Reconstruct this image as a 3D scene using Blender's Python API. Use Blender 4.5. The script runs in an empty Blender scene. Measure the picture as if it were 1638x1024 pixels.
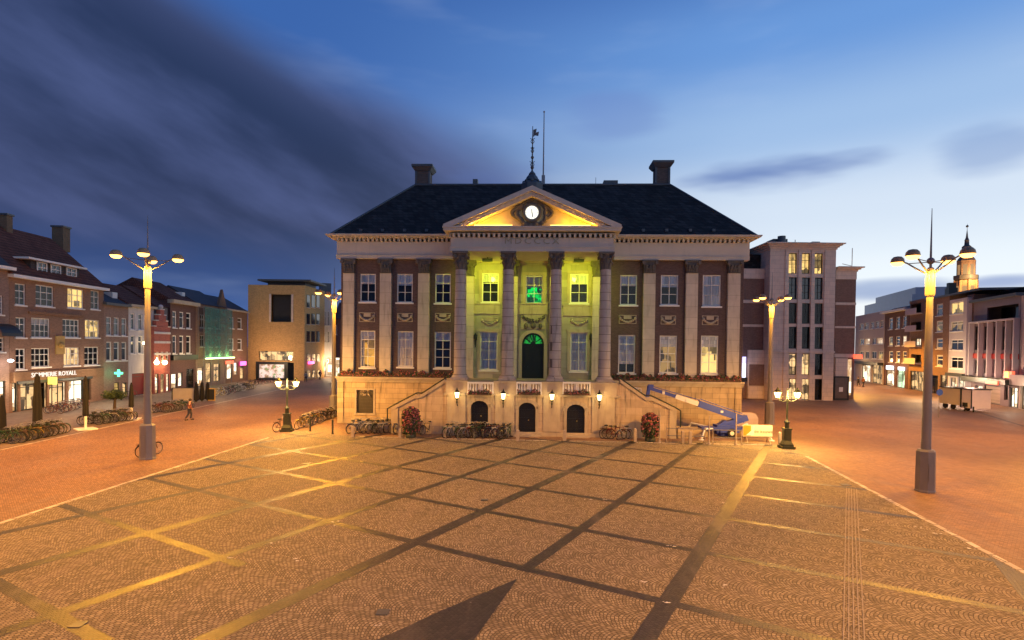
import bpy, math, random
from mathutils import Vector, Matrix
random.seed(7)
sc = bpy.context.scene
COL = sc.collection
R = math.radians
# ------------------------------------------------------------------ camera
F, CX, CY, CAMH = 882.0, 819.0, 571.4, 6.4
cam_d = bpy.data.cameras.new('camera')
cam = bpy.data.objects.new('camera', cam_d); COL.objects.link(cam)
CROT = Matrix.Rotation(R(89.0), 4, 'X') @ Matrix.Rotation(R(0.7), 4, 'Z')
cam.matrix_world = Matrix.Translation((0, 0, CAMH)) @ CROT
cam_d.sensor_fit = 'HORIZONTAL'; cam_d.sensor_width = 36
cam_d.lens = 36 * F / 1638; cam_d.shift_y = (CY - 512) / 1638
cam_d.clip_end = 4000; cam_d.clip_start = 0.1
sc.camera = cam
CO = Vector((0, 0, CAMH)); CR3 = CROT.to_3x3()
def ray(px, py):
    return CR3 @ Vector(((px - CX) / F, -(py - CY) / F, -1.0))
def gnd(px, py, z=0.0):
    d = ray(px, py); t = (z - CAMH) / d.z
    return CO + d * t
def atz(px, Y):          # ground point seen in column px at depth Y
    d = ray(px, 560); t = Y / d.y
    p = CO + d * t; return Vector((p.x, p.y, 0))
def zat(px, py, Y):      # height of a point seen at px,py at depth Y
    d = ray(px, py); return CAMH + d.z * Y / d.y
# ------------------------------------------------------------------ meshes
class MB:
    def __init__(s): s.v = []; s.f = []; s.sm = []
    def poly(s, pts, sm=False):
        n = len(s.v); s.v += [tuple(p) for p in pts]; s.f.append(tuple(range(n, n + len(pts)))); s.sm.append(sm)
    def raw(s, vs, fs, sm=False):
        n = len(s.v); s.v += [tuple(p) for p in vs]
        for f in fs: s.f.append(tuple(i + n for i in f)); s.sm.append(sm)
    def box(s, x0, x1, y0, y1, z0, z1):
        vs = [(x0,y0,z0),(x1,y0,z0),(x1,y1,z0),(x0,y1,z0),(x0,y0,z1),(x1,y0,z1),(x1,y1,z1),(x0,y1,z1)]
        s.raw(vs, [(0,3,2,1),(4,5,6,7),(0,1,5,4),(1,2,6,5),(2,3,7,6),(3,0,4,7)]); return s
    def frust(s, x0, x1, y0, y1, z0, z1, i):   # box whose top is inset by i (negative flares)
        vs = [(x0,y0,z0),(x1,y0,z0),(x1,y1,z0),(x0,y1,z0),(x0+i,y0+i,z1),(x1-i,y0+i,z1),(x1-i,y1-i,z1),(x0+i,y1-i,z1)]
        s.raw(vs, [(0,3,2,1),(4,5,6,7),(0,1,5,4),(1,2,6,5),(2,3,7,6),(3,0,4,7)]); return s
    def prism(s, pts, y0, y1):                 # polygon (x,z) extruded in y
        n = len(pts); a = [(p[0], y0, p[1]) for p in pts]; b = [(p[0], y1, p[1]) for p in pts]
        s.raw(a + b, [tuple(range(n)), tuple(range(2*n-1, n-1, -1))] + [((i+1)%n, i, i+n, (i+1)%n+n) for i in range(n)]); return s
    def slab(s, pts, z0, z1):                  # polygon (x,y) extruded in z
        n = len(pts); a = [(p[0], p[1], z0) for p in pts]; b = [(p[0], p[1], z1) for p in pts]
        s.raw(a + b, [tuple(range(n-1,-1,-1)), tuple(range(n, 2*n))] + [(i, (i+1)%n, (i+1)%n+n, i+n) for i in range(n)]); return s
    def lathe(s, prof, c=(0,0,0), n=16, a0=0.0, caps=True, sm=True, sx=1, sy=1):
        vs = []; fs = []
        for r, z in prof:
            for k in range(n):
                a = a0 + 2*math.pi*k/n; vs.append((c[0]+sx*r*math.cos(a), c[1]+sy*r*math.sin(a), c[2]+z))
        for i in range(len(prof)-1):
            for k in range(n):
                k2 = (k+1) % n; fs.append((i*n+k, i*n+k2, (i+1)*n+k2, (i+1)*n+k))
        s.raw(vs, fs, sm)
        if caps:
            s.poly([vs[k] for k in range(n-1,-1,-1)]); m = (len(prof)-1)*n; s.poly([vs[m+k] for k in range(n)])
        return s
    def tube(s, a, b, r, r2=None, n=6):
        a = Vector(a); b = Vector(b); d = (b-a)
        if d.length < 1e-6: return s
        q = d.to_track_quat('Z','Y').to_matrix(); r2 = r if r2 is None else r2
        vs = []
        for p, rr in ((a, r), (b, r2)):
            for k in range(n):
                t = 2*math.pi*k/n; vs.append(p + q @ Vector((rr*math.cos(t), rr*math.sin(t), 0)))
        s.raw(vs, [(k, (k+1)%n, (k+1)%n+n, k+n) for k in range(n)], True)
        s.raw(vs, [tuple(range(n-1,-1,-1)), tuple(range(n, 2*n))]); return s
    def path(s, pts, r, n=6):
        for a, b in zip(pts, pts[1:]): s.tube(a, b, r, n=n)
        return s
    def ring(s, c, rad, r, axis='Y', n=20, m=5):
        vs = []
        for i in range(n):
            a = 2*math.pi*i/n
            for j in range(m):
                b = 2*math.pi*j/m; q = rad + r*math.cos(b); w = r*math.sin(b)
                p = {'Y': (q*math.cos(a), w, q*math.sin(a)), 'Z': (q*math.cos(a), q*math.sin(a), w), 'X': (w, q*math.cos(a), q*math.sin(a))}[axis]
                vs.append((c[0]+p[0], c[1]+p[1], c[2]+p[2]))
        s.raw(vs, [(i*m+j, ((i+1)%n)*m+j, ((i+1)%n)*m+(j+1)%m, i*m+(j+1)%m) for i in range(n) for j in range(m)], True); return s
    def ball(s, c, r, n=10, m=6, sz=1.0):
        prof = [(max(1e-3, r*math.sin(math.pi*i/m)), -r*sz*math.cos(math.pi*i/m)) for i in range(m+1)]
        return s.lathe(prof, c, n, caps=False)
    def leaf(s, c, size):
        u = Vector((random.gauss(0,1), random.gauss(0,1), random.gauss(0,1))).normalized()
        w = u.orthogonal().normalized(); t = u.cross(w); c = Vector(c); a = size*random.uniform(.6,1.2); b = a*random.uniform(.45,.8)
        s.poly([c-w*a, c-t*b, c+w*a, c+t*b])
    def build(s, name, m, parent=None):
        me = bpy.data.meshes.new(name); me.from_pydata(s.v, [], s.f); me.materials.append(m)
        me.polygons.foreach_set('use_smooth', s.sm); me.update()
        o = bpy.data.objects.new(name, me); COL.objects.link(o)
        if parent is not None: o.parent = parent
        return o
def tag(o, label=None, cat=None, group=None, kind=None):
    if label: o['label'] = label
    if cat: o['category'] = cat
    if group: o['group'] = group
    if kind: o['kind'] = kind
    return o
def empty(name, loc, rz=0.0, label=None, cat=None, group=None):
    o = bpy.data.objects.new(name, None); COL.objects.link(o); o.location = loc; o.rotation_euler = (0, 0, rz)
    o.empty_display_size = .2
    return tag(o, label, cat, group)
def copy_tree(o, parent=None):
    c = o.copy(); COL.objects.link(c); c.parent = parent
    for ch in list(o.children): copy_tree(ch, c)
    return c
class Frame:                                   # x to the right along a facade, y into the building
    def __init__(s, p0, p1):
        s.o = Vector((p0[0], p0[1], 0)); d = Vector((p1[0]-p0[0], p1[1]-p0[1], 0)); s.w = d.length
        s.a = math.atan2(d.y, d.x); s.x = d.normalized(); s.y = Vector((-s.x.y, s.x.x, 0))
    def uz(s, px, py, y=0.0):
        d = ray(px, py); q = s.o + s.y*y; t = (q-CO).dot(s.y)/d.dot(s.y); p = CO + d*t
        return (p-s.o).dot(s.x), p.z
    def u(s, px, y=0.0, py=560): return s.uz(px, py, y)[0]
    def z(s, px, py, y=0.0): return s.uz(px, py, y)[1]
    def root(s, name, label, cat, group=None): return empty(name, s.o, s.a, label, cat, group)
    def world(s, x, y, z): return s.o + s.x*x + s.y*y + Vector((0,0,z))
# ------------------------------------------------------------------ materials
def srgb(r, g, b):
    f = lambda c: (c/255/12.92) if c/255 <= .04045 else ((c/255+.055)/1.055)**2.4
    return (f(r), f(g), f(b), 1)
class NT:
    def __init__(s, tree): s.t = tree; s.n = tree.nodes; s.l = tree.links
    def new(s, typ, **kw):
        n = s.n.new(typ)
        for k, v in kw.items(): setattr(n, k, v)
        return n
    def put(s, sock, v):
        if isinstance(v, bpy.types.NodeSocket): s.l.new(v, sock)
        elif v is not None: sock.default_value = v
    def m(s, op, a, b=None, c=None, clamp=False):
        n = s.new('ShaderNodeMath', operation=op, use_clamp=clamp); s.put(n.inputs[0], a)
        if b is not None: s.put(n.inputs[1], b)
        if c is not None: s.put(n.inputs[2], c)
        return n.outputs[0]
    def mix(s, fac, a, b, blend='MIX'):
        n = s.new('ShaderNodeMix', data_type='RGBA', blend_type=blend); s.put(n.inputs[0], fac); s.put(n.inputs[6], a); s.put(n.inputs[7], b)
        return n.outputs[2]
    def sstep(s, v, a, b):
        n = s.new('ShaderNodeMapRange', interpolation_type='SMOOTHSTEP'); s.put(n.inputs[0], v)
        n.inputs[1].default_value = a; n.inputs[2].default_value = b; return n.outputs[0]
    def noise(s, vec, scale, detail=4, rough=.55):
        n = s.new('ShaderNodeTexNoise'); s.put(n.inputs['Vector'], vec); n.inputs['Scale'].default_value = scale
        n.inputs['Detail'].default_value = detail; n.inputs['Roughness'].default_value = rough; return n.outputs['Fac']
    def xyz(s, v):
        n = s.new('ShaderNodeSeparateXYZ'); s.l.new(v, n.inputs[0]); return n.outputs
    def comb(s, x, y, z=0.0):
        n = s.new('ShaderNodeCombineXYZ'); s.put(n.inputs[0], x); s.put(n.inputs[1], y); s.put(n.inputs[2], z); return n.outputs[0]
MATS = {}
def mat(name, base, rough=.7, var=.2, nscale=2.0, brick=None, metal=0.0, bump=.3, dirt=0.0, spec=.4, bv=.25):
    """brick = (width, height, mortar, mortar_colour)"""
    if name in MATS: return MATS[name]
    m = bpy.data.materials.new(name); m.use_nodes = True; t = NT(m.node_tree)
    p = t.n['Principled BSDF']; tc = t.new('ShaderNodeTexCoord').outputs['Object']
    n1 = t.noise(tc, nscale, 5); n2 = t.noise(tc, nscale*9, 3)
    b = (*base[:3], 1)
    lo = tuple(c*(1-var) for c in b[:3]) + (1,); hi = tuple(min(1, c*(1+var)) for c in b[:3]) + (1,)
    col = t.mix(n1, lo, hi)
    h = n2
    if brick:
        X = t.xyz(tc); v = t.comb(t.m('ADD', X[0], X[1]), X[2])
        bt = t.new('ShaderNodeTexBrick'); t.put(bt.inputs['Vector'], v)
        bt.inputs['Color1'].default_value = (1-bv,1-bv,1-bv,1); bt.inputs['Color2'].default_value = (1+bv*.8,1+bv*.8,1+bv*.8,1)
        bt.inputs['Mortar'].default_value = (1,1,1,1); bt.inputs['Scale'].default_value = 1
        bt.inputs['Brick Width'].default_value = brick[0]; bt.inputs['Row Height'].default_value = brick[1]
        bt.inputs['Mortar Size'].default_value = brick[2]; bt.inputs['Mortar Smooth'].default_value = .2
        col = t.mix(1.0, col, bt.outputs['Color'], 'MULTIPLY')
        col = t.mix(bt.outputs['Fac'], col, (*brick[3], 1))
        h = t.m('SUBTRACT', t.m('MULTIPLY', n2, .4), bt.outputs['Fac'])
    if dirt:
        X = t.xyz(tc); st = t.noise(t.comb(t.m('MULTIPLY', t.m('ADD', X[0], X[1]), 2.2), t.m('MULTIPLY', X[2], .3)), 1.6, 5)
        col = t.mix(t.m('MULTIPLY', t.sstep(st, .5, .75), dirt), col, (.05,.045,.04,1))
    t.l.new(col, p.inputs['Base Color'])
    t.put(p.inputs['Roughness'], t.m('ADD', t.m('MULTIPLY', n2, .2), rough-.1))
    p.inputs['Metallic'].default_value = metal; p.inputs['Specular IOR Level'].default_value = spec
    bn = t.new('ShaderNodeBump'); bn.inputs['Strength'].default_value = bump; bn.inputs['Distance'].default_value = .02
    t.l.new(h, bn.inputs['Height']); t.l.new(bn.outputs[0], p.inputs['Normal'])
    MATS[name] = m; return m
def emit(name, col, strength, var=0.0, scale=2.0, col2=None):
    if name in MATS: return MATS[name]
    m = bpy.data.materials.new(name); m.use_nodes = True; t = NT(m.node_tree); p = t.n['Principled BSDF']
    p.inputs['Base Color'].default_value = (.05,.05,.05,1); p.inputs['Roughness'].default_value = .5
    c = (*col[:3], 1)
    if var:
        tc = t.new('ShaderNodeTexCoord').outputs['Object']; X = t.xyz(tc)
        bt = t.new('ShaderNodeTexVoronoi', distance='CHEBYCHEV'); t.put(bt.inputs['Vector'], t.comb(t.m('ADD', X[0], X[1]), t.m('MULTIPLY', X[2], .8))); bt.inputs['Scale'].default_value = scale
        g = t.xyz(bt.outputs['Color'])[0]
        n = t.noise(tc, scale*2.5, 4)
        c2 = (*(col2 or tuple(x*.08 for x in col))[:3], 1)
        cc = t.mix(t.sstep(t.m('ADD', t.m('MULTIPLY', g, .7), t.m('MULTIPLY', n, .5)), .3, .3+.5*var+.1), c2, c)
        t.l.new(cc, p.inputs['Emission Color'])
    else: p.inputs['Emission Color'].default_value = c
    p.inputs['Emission Strength'].default_value = strength
    MATS[name] = m; return m
def glass(name='window_glass', tint=(.92,.94,.97)):
    if name in MATS: return MATS[name]
    m = bpy.data.materials.new(name); m.use_nodes = True; t = NT(m.node_tree); t.n.remove(t.n['Principled BSDF'])
    out = t.n['Material Output']; tr = t.new('ShaderNodeBsdfTransparent'); tr.inputs[0].default_value = (*tint, 1)
    gl = t.new('ShaderNodeBsdfGlossy'); gl.inputs['Roughness'].default_value = .03
    tc = t.new('ShaderNodeTexCoord').outputs['Object']; bn = t.new('ShaderNodeBump'); bn.inputs['Strength'].default_value = .25; bn.inputs['Distance'].default_value = .03
    t.l.new(t.noise(tc, 1.7, 2), bn.inputs['Height']); t.l.new(bn.outputs[0], gl.inputs['Normal'])
    fr = t.new('ShaderNodeFresnel'); fr.inputs[0].default_value = 1.5
    mx = t.new('ShaderNodeMixShader'); t.l.new(fr.outputs[0], mx.inputs[0]); t.l.new(tr.outputs[0], mx.inputs[1]); t.l.new(gl.outputs[0], mx.inputs[2])
    t.l.new(mx.outputs[0], out.inputs[0]); MATS[name] = m; return m
M = dict(
 sand = lambda: mat('sandstone_blocks', (.45,.34,.2), .8, .35, 1.2, (1.15,.42,.012,(.2,.16,.11)), dirt=.6, bv=.16),
 sand2 = lambda: mat('perron_stone', (.46,.36,.25), .8, .3, 1.6, (1.6,.55,.008,(.26,.2,.14)), dirt=.7, bv=.14),
 sandp = lambda: mat('sandstone_plain', (.43,.36,.26), .8, .25, 1.6, dirt=.3),
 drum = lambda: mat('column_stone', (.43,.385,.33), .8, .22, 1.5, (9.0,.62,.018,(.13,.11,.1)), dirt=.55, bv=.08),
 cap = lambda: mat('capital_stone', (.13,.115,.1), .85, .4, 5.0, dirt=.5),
 brick = lambda: mat('city_hall_brick', (.095,.058,.055), .85, .2, 1.5, (.22,.068,.008,(.16,.12,.1))),
 cream = lambda: mat('cream_paint', (.5,.46,.39), .6, .1, 1.0, dirt=.12),
 white = lambda: mat('white_paint', (.72,.7,.66), .5, .06, 2.0),
 slate = lambda: mat('slate_roof', (.036,.033,.031), .75, .5, .8, (.45,.3,.02,(.014,.013,.013)), bump=.8, bv=.4, spec=.12, dirt=.3),
 dark = lambda: mat('dark_paint', (.02,.022,.022), .45, .2, 3.0),
 iron = lambda: mat('green_black_iron', (.035,.042,.03), .4, .3, 6.0, metal=.3),
 room = lambda: mat('dark_room', (.03,.03,.032), .9, .3, 1.0),
 blind = lambda: mat('white_blind', (.88,.86,.86), .8, .08, 3.0, (.25,.9,.01,(.4,.38,.36))),
 lead = lambda: mat('lead_grey', (.09,.095,.1), .5, .2, 2.0, metal=.2),
)
for k in list(M): M[k] = M[k]()
M['glass'] = glass()
M['lit'] = emit('lit_room_warm', (1,.62,.18), 1.1, 1.0, 1.1)
M['lit2'] = emit('lit_room_amber', (1,.45,.06), .8, 1.0, 1.6, (.12,.06,.02))
M['litw'] = emit('lit_shop_white', (1,.86,.6), 2.0, 1.0, .9, (.25,.13,.05))
M['shop'] = emit('lit_shop_interior', (1,.6,.25), 1.1, 1.0, 1.3, (.05,.03,.02))
M['bulb'] = emit('lamp_bulb', (1,.45,.08), 6)
M['lant'] = emit('lantern_glass', (1,.68,.26), 8)
M['glare'] = emit('cool_lamp', (.8,.9,1), 6)
# ------------------------------------------------------------------ building helpers
def wall(mb, x0, x1, z0, z1, y, holes=(), rev=.22, axis='y'):
    """front wall skin with real openings and their reveals"""
    xs = sorted({x0, x1, *[h[0] for h in holes], *[h[1] for h in holes]}); zs = sorted({z0, z1, *[h[2] for h in holes], *[h[3] for h in holes]})
    P = (lambda a, b, c: (a, b, c)) if axis == 'y' else (lambda a, b, c: (-b + y + y, a, c))
    for a, b in zip(xs, xs[1:]):
        for c, d in zip(zs, zs[1:]):
            mx, mz = (a+b)/2, (c+d)/2
            if any(h[0] < mx < h[1] and h[2] < mz < h[3] for h in holes): continue
            mb.poly([P(a,y,c), P(b,y,c), P(b,y,d), P(a,y,d)])
    for h in holes:
        a, b, c, d = h[:4]; e = y + rev
        mb.poly([P(a,y,c),P(a,e,c),P(b,e,c),P(b,y,c)]); mb.poly([P(a,y,d),P(b,y,d),P(b,e,d),P(a,e,d)])
        mb.poly([P(a,y,c),P(a,y,d),P(a,e,d),P(a,e,c)]); mb.poly([P(b,y,c),P(b,e,c),P(b,e,d),P(b,y,d)])
def window(root, a, b, c, d, y, cols=2, rows=(.33,.66), fw=.07, back='room', blind=0.0, frame='white', sill=True, rev=.22, bl2=None, bwid=1.0, simple=False, surround=0.0):
    """frame with bars in the opening, glass, room behind, blind; all real pieces"""
    f = MB(); y0 = y+rev-.13; y1 = y+rev-.04
    f.box(a, a+fw, y0, y1, c, d); f.box(b-fw, b, y0, y1, c, d); f.box(a+fw, b-fw, y0, y1, c, c+fw); f.box(a+fw, b-fw, y0, y1, d-fw, d)
    bw = fw*.55
    for i in range(1, cols):
        x = a + (b-a)*i/cols; f.box(x-bw/2, x+bw/2, y0+.012, y1-.01, c+fw, d-fw)
    for r_ in rows:
        z = c + (d-c)*r_; w2 = fw*.45 if r_ != rows[-1] else fw*.7
        f.box(a+fw, b-fw, y0+.006, y1-.004, z-w2/2, z+w2/2)
    o = f.build('window', M[frame] if isinstance(frame, str) else frame, root)
    if sill: MB().box(a-.1, b+.1, y-.1, y+rev-.13, c-.13, c-.004).build('sill', M[frame] if isinstance(frame, str) else frame, o)
    if surround: 
        g = MB(); s_ = surround; g.box(a-s_, a, y-.06, y+.02, c, d); g.box(b, b+s_, y-.06, y+.02, c, d); g.box(a-s_-.05, b+s_+.05, y-.09, y+.02, d, d+s_); g.build('surround', M['sandp'], o)
    bk = M[back] if isinstance(back, str) else back
    if simple:
        MB().box(a+.02, b-.02, y1-.02, y1+.01, c+.02, d-.02).build('pane', bk, o); return o
    yb = y+rev+.55
    g = MB(); g.poly([(a,yb,c),(b,yb,c),(b,yb,d),(a,yb,d)]); yy = y+rev
    g.poly([(a,yy,c),(a,yb,c),(a,yb,d),(a,yy,d)]); g.poly([(b,yy,c),(b,yy,d),(b,yb,d),(b,yb,c)]); g.poly([(a,yy,d),(a,yb,d),(b,yb,d),(b,yy,d)]); g.poly([(a,yy,c),(b,yy,c),(b,yb,c),(a,yb,c)])
    g.build('room', bk, o)
    MB().poly([(a+.02,y1-.04,c+.02),(b-.02,y1-.04,c+.02),(b-.02,y1-.04,d-.02),(a+.02,y1-.04,d-.02)]); 
    p = MB(); p.poly([(a+.02,y1-.045,c+.02),(b-.02,y1-.045,c+.02),(b-.02,y1-.045,d-.02),(a+.02,y1-.045,d-.02)]); p.build('pane', M['glass'], o)
    if blind:
        zz = d-(d-c)*blind; q = MB(); n = 14; x1 = a + (b-a)*bwid
        for i in range(n):
            xa = a+(x1-a)*i/n; xb = a+(x1-a)*(i+1)/n; ya = y1+.01+.015*math.sin(i*2.1); yb2 = y1+.01+.015*math.sin((i+1)*2.1)
            q.poly([(xa,ya,zz),(xb,yb2,zz),(xb,yb2,d),(xa,ya,d)], True)
        q.build('curtain', M['blind'], o)
    if bl2:
        q = MB()
        for (xa, xb) in bl2:
            n = 6
            for i in range(n):
                p0 = a+(b-a)*(xa+(xb-xa)*i/n); p1 = a+(b-a)*(xa+(xb-xa)*(i+1)/n); s0 = .04*math.sin(i*2.4); s1 = .04*math.sin((i+1)*2.4)
                q.poly([(p0,y1+.14+s0,c),(p1,y1+.14+s1,c),(p1,y1+.14+s1,d),(p0,y1+.14+s0,d)], True)
        q.build('drape', M['blind'], o)
    return o
def light(name, loc, power, col, radius=.1, parent=None, typ='POINT', rot=None, angle=None, blend=.6):
    l = bpy.data.lights.new(name, typ); l.energy = power; l.color = col[:3]; l.shadow_soft_size = radius
    if typ == 'SPOT': l.spot_size = angle; l.spot_blend = blend
    if typ == 'SPOT' and name.startswith('street'):
        l.use_nodes = True; t = NT(l.node_tree); e = t.n['Emission']   # wide street optic: weaker straight down
        z = t.m('ABSOLUTE', t.xyz(t.new('ShaderNodeTexCoord').outputs['Normal'])[2])
        t.put(e.inputs['Strength'], t.m('SUBTRACT', 1.0, t.m('MULTIPLY', t.sstep(z, .3, .95), .74)))
    o = bpy.data.objects.new(name, l); COL.objects.link(o); o.location = loc
    if rot is not None: o.rotation_euler = rot
    if parent is not None: o.parent = parent
    return o
def text(body, name, m, parent, loc, size, rot=(math.pi/2,0,0), extrude=.02, space=1.0, align='CENTER', sx=1.0):
    c = bpy.data.curves.new(name, 'FONT'); c.body = body; c.size = size; c.extrude = extrude; c.align_x = align; c.align_y = 'CENTER'; c.space_character = space
    c.resolution_u = 2; c.materials.append(m)
    tmp = bpy.data.objects.new(name, c); COL.objects.link(tmp); bpy.context.view_layer.update()
    me = bpy.data.meshes.new_from_object(tmp.evaluated_get(bpy.context.evaluated_depsgraph_get())); bpy.data.objects.remove(tmp)
    o = bpy.data.objects.new(name, me); COL.objects.link(o); o.parent = parent; o.location = loc; o.rotation_euler = rot; o.scale = (sx,1,1); return o
SOD = (1.0,.42,.03)
# ------------------------------------------------------------------ sky
w = bpy.data.worlds.new('World'); sc.world = w; w.use_nodes = True; t = NT(w.node_tree)
bg = t.n['Background']; tc = t.new('ShaderNodeTexCoord').outputs['Generated']; X = t.xyz(tc)
az = t.m('MULTIPLY', t.m('ARCTAN2', X[0], X[1]), 57.2958); el = t.m('MULTIPLY', t.m('ARCSINE', X[2]), 57.2958)
def ramp(stops, v):
    n = t.new('ShaderNodeValToRGB'); n.color_ramp.interpolation = 'B_SPLINE' if False else 'EASE'
    els = n.color_ramp.elements
    while len(els) < len(stops): els.new(.5)
    for e, (p, c) in zip(els, stops): e.position = p; e.color = srgb(*c)
    t.put(n.inputs[0], v); return n.outputs[0]
ev = t.m('DIVIDE', el, 90.0, clamp=True)
RR = ramp([(0,(228,232,234)),(.07,(222,232,240)),(.14,(200,214,231)),(.22,(148,179,218)),(.3,(98,144,206)),(.38,(66,110,178)),(1,(30,60,125))], ev)
LL = ramp([(0,(64,100,160)),(.08,(40,72,128)),(.16,(44,80,140)),(.24,(60,102,170)),(.32,(52,94,162)),(.4,(48,88,156)),(1,(25,52,112))], ev)
f = t.sstep(az, -24, 27)
f = t.m('MULTIPLY', f, t.m('SUBTRACT', 1.0, t.m('MULTIPLY', t.sstep(t.m('ABSOLUTE', az), 80, 140), .25)))
base = t.mix(f, LL, RR)
# cloud sheet: streaks blown to the lower right
ca, sa = math.cos(R(-22)), math.sin(R(-22))
p = t.m('ADD', t.m('MULTIPLY', az, ca), t.m('MULTIPLY', el, sa)); q = t.m('ADD', t.m('MULTIPLY', az, -sa), t.m('MULTIPLY', el, ca))
n1 = t.noise(t.comb(t.m('MULTIPLY', p, .03), t.m('MULTIPLY', q, .075)), 1.0, 2, .4)
n2 = t.noise(t.comb(t.m('MULTIPLY', p, .045), t.m('MULTIPLY', q, .14), 7.0), 1.0, 5, .5)
n3 = t.noise(t.comb(t.m('MULTIPLY', az, .07), t.m('MULTIPLY', el, .3), 3.0), 1.0, 3, .5)
line = t.m('SUBTRACT', t.m('SUBTRACT', 20.4, t.m('MULTIPLY', az, .33)), el)
edge = t.m('ADD', line, t.m('MULTIPLY', t.m('SUBTRACT', n1, .5), 8.0))
c1 = t.sstep(edge, -1.5, 5.0)
c1 = t.m('MULTIPLY', c1, t.sstep(t.m('ADD', el, t.m('MULTIPLY', t.m('SUBTRACT', n2, .5), 8.0)), 4.0, 12.0))
c1 = t.m('MULTIPLY', c1, t.m('SUBTRACT', 1.0, t.sstep(t.m('ADD', az, t.m('MULTIPLY', t.m('SUBTRACT', n1, .5), 20.0)), -5.0, 5.0)))
c1 = t.m('MULTIPLY', c1, t.sstep(az, -150, -110))
ccol = t.mix(t.sstep(n2, .35, .75), srgb(30,42,74), srgb(72,84,128))
ccol = t.mix(t.m('MULTIPLY', t.m('SUBTRACT', 1.0, t.sstep(t.m('ABSOLUTE', t.m('SUBTRACT', edge, 2.0)), 0, 7)), .3), ccol, srgb(86,98,146))
base = t.mix(t.m('MULTIPLY', c1, .93), base, ccol)
def puff(a0, e0, ra, re, col, s):
    global base
    da = t.m('DIVIDE', t.m('SUBTRACT', az, a0), ra); de = t.m('DIVIDE', t.m('SUBTRACT', el, e0), re)
    d = t.m('ADD', t.m('MULTIPLY', da, da), t.m('MULTIPLY', de, de))
    k = t.m('ADD', d, t.m('MULTIPLY', t.m('SUBTRACT', n3, .5), 3.2))
    base = t.mix(t.m('MULTIPLY', t.m('SUBTRACT', 1.0, t.sstep(k, -.2, 1.3)), s), base, srgb(*col))
puff(25, 16.0, 8.5, 1.7, (84,112,172), .85); puff(33, 5.2, 6.5, 1.1, (112,140,190), .75); puff(42, 5.6, 3, .6, (120,145,195), .8)
puff(10, 22.5, 6, 2.4, (100,128,188), .45); puff(41, 15.5, 4, 2.0, (110,140,190), .5); puff(-1, 15.0, 8, 3.0, (84,108,168), .5); puff(20, 8, 14, 1.6, (225,228,236), .4)
# faint pale veil to keep the gradient from being perfectly smooth
base = t.mix(t.m('MULTIPLY', t.m('MULTIPLY', t.sstep(n3, .5, .8), t.m('SUBTRACT', 1.0, c1)), .1), base, srgb(190,205,230))
ns = t.new('ShaderNodeTexSky', sky_type='NISHITA'); ns.sun_disc = False; ns.sun_elevation = R(-2.5); ns.sun_rotation = R(48)
nm = t.new('ShaderNodeVectorMath', operation='SCALE'); t.l.new(ns.outputs[0], nm.inputs[0]); nm.inputs[3].default_value = .1
ad = t.mix(1.0, base, nm.outputs[0], 'ADD')
t.l.new(ad, bg.inputs[0]); bg.inputs[1].default_value = .88
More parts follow.
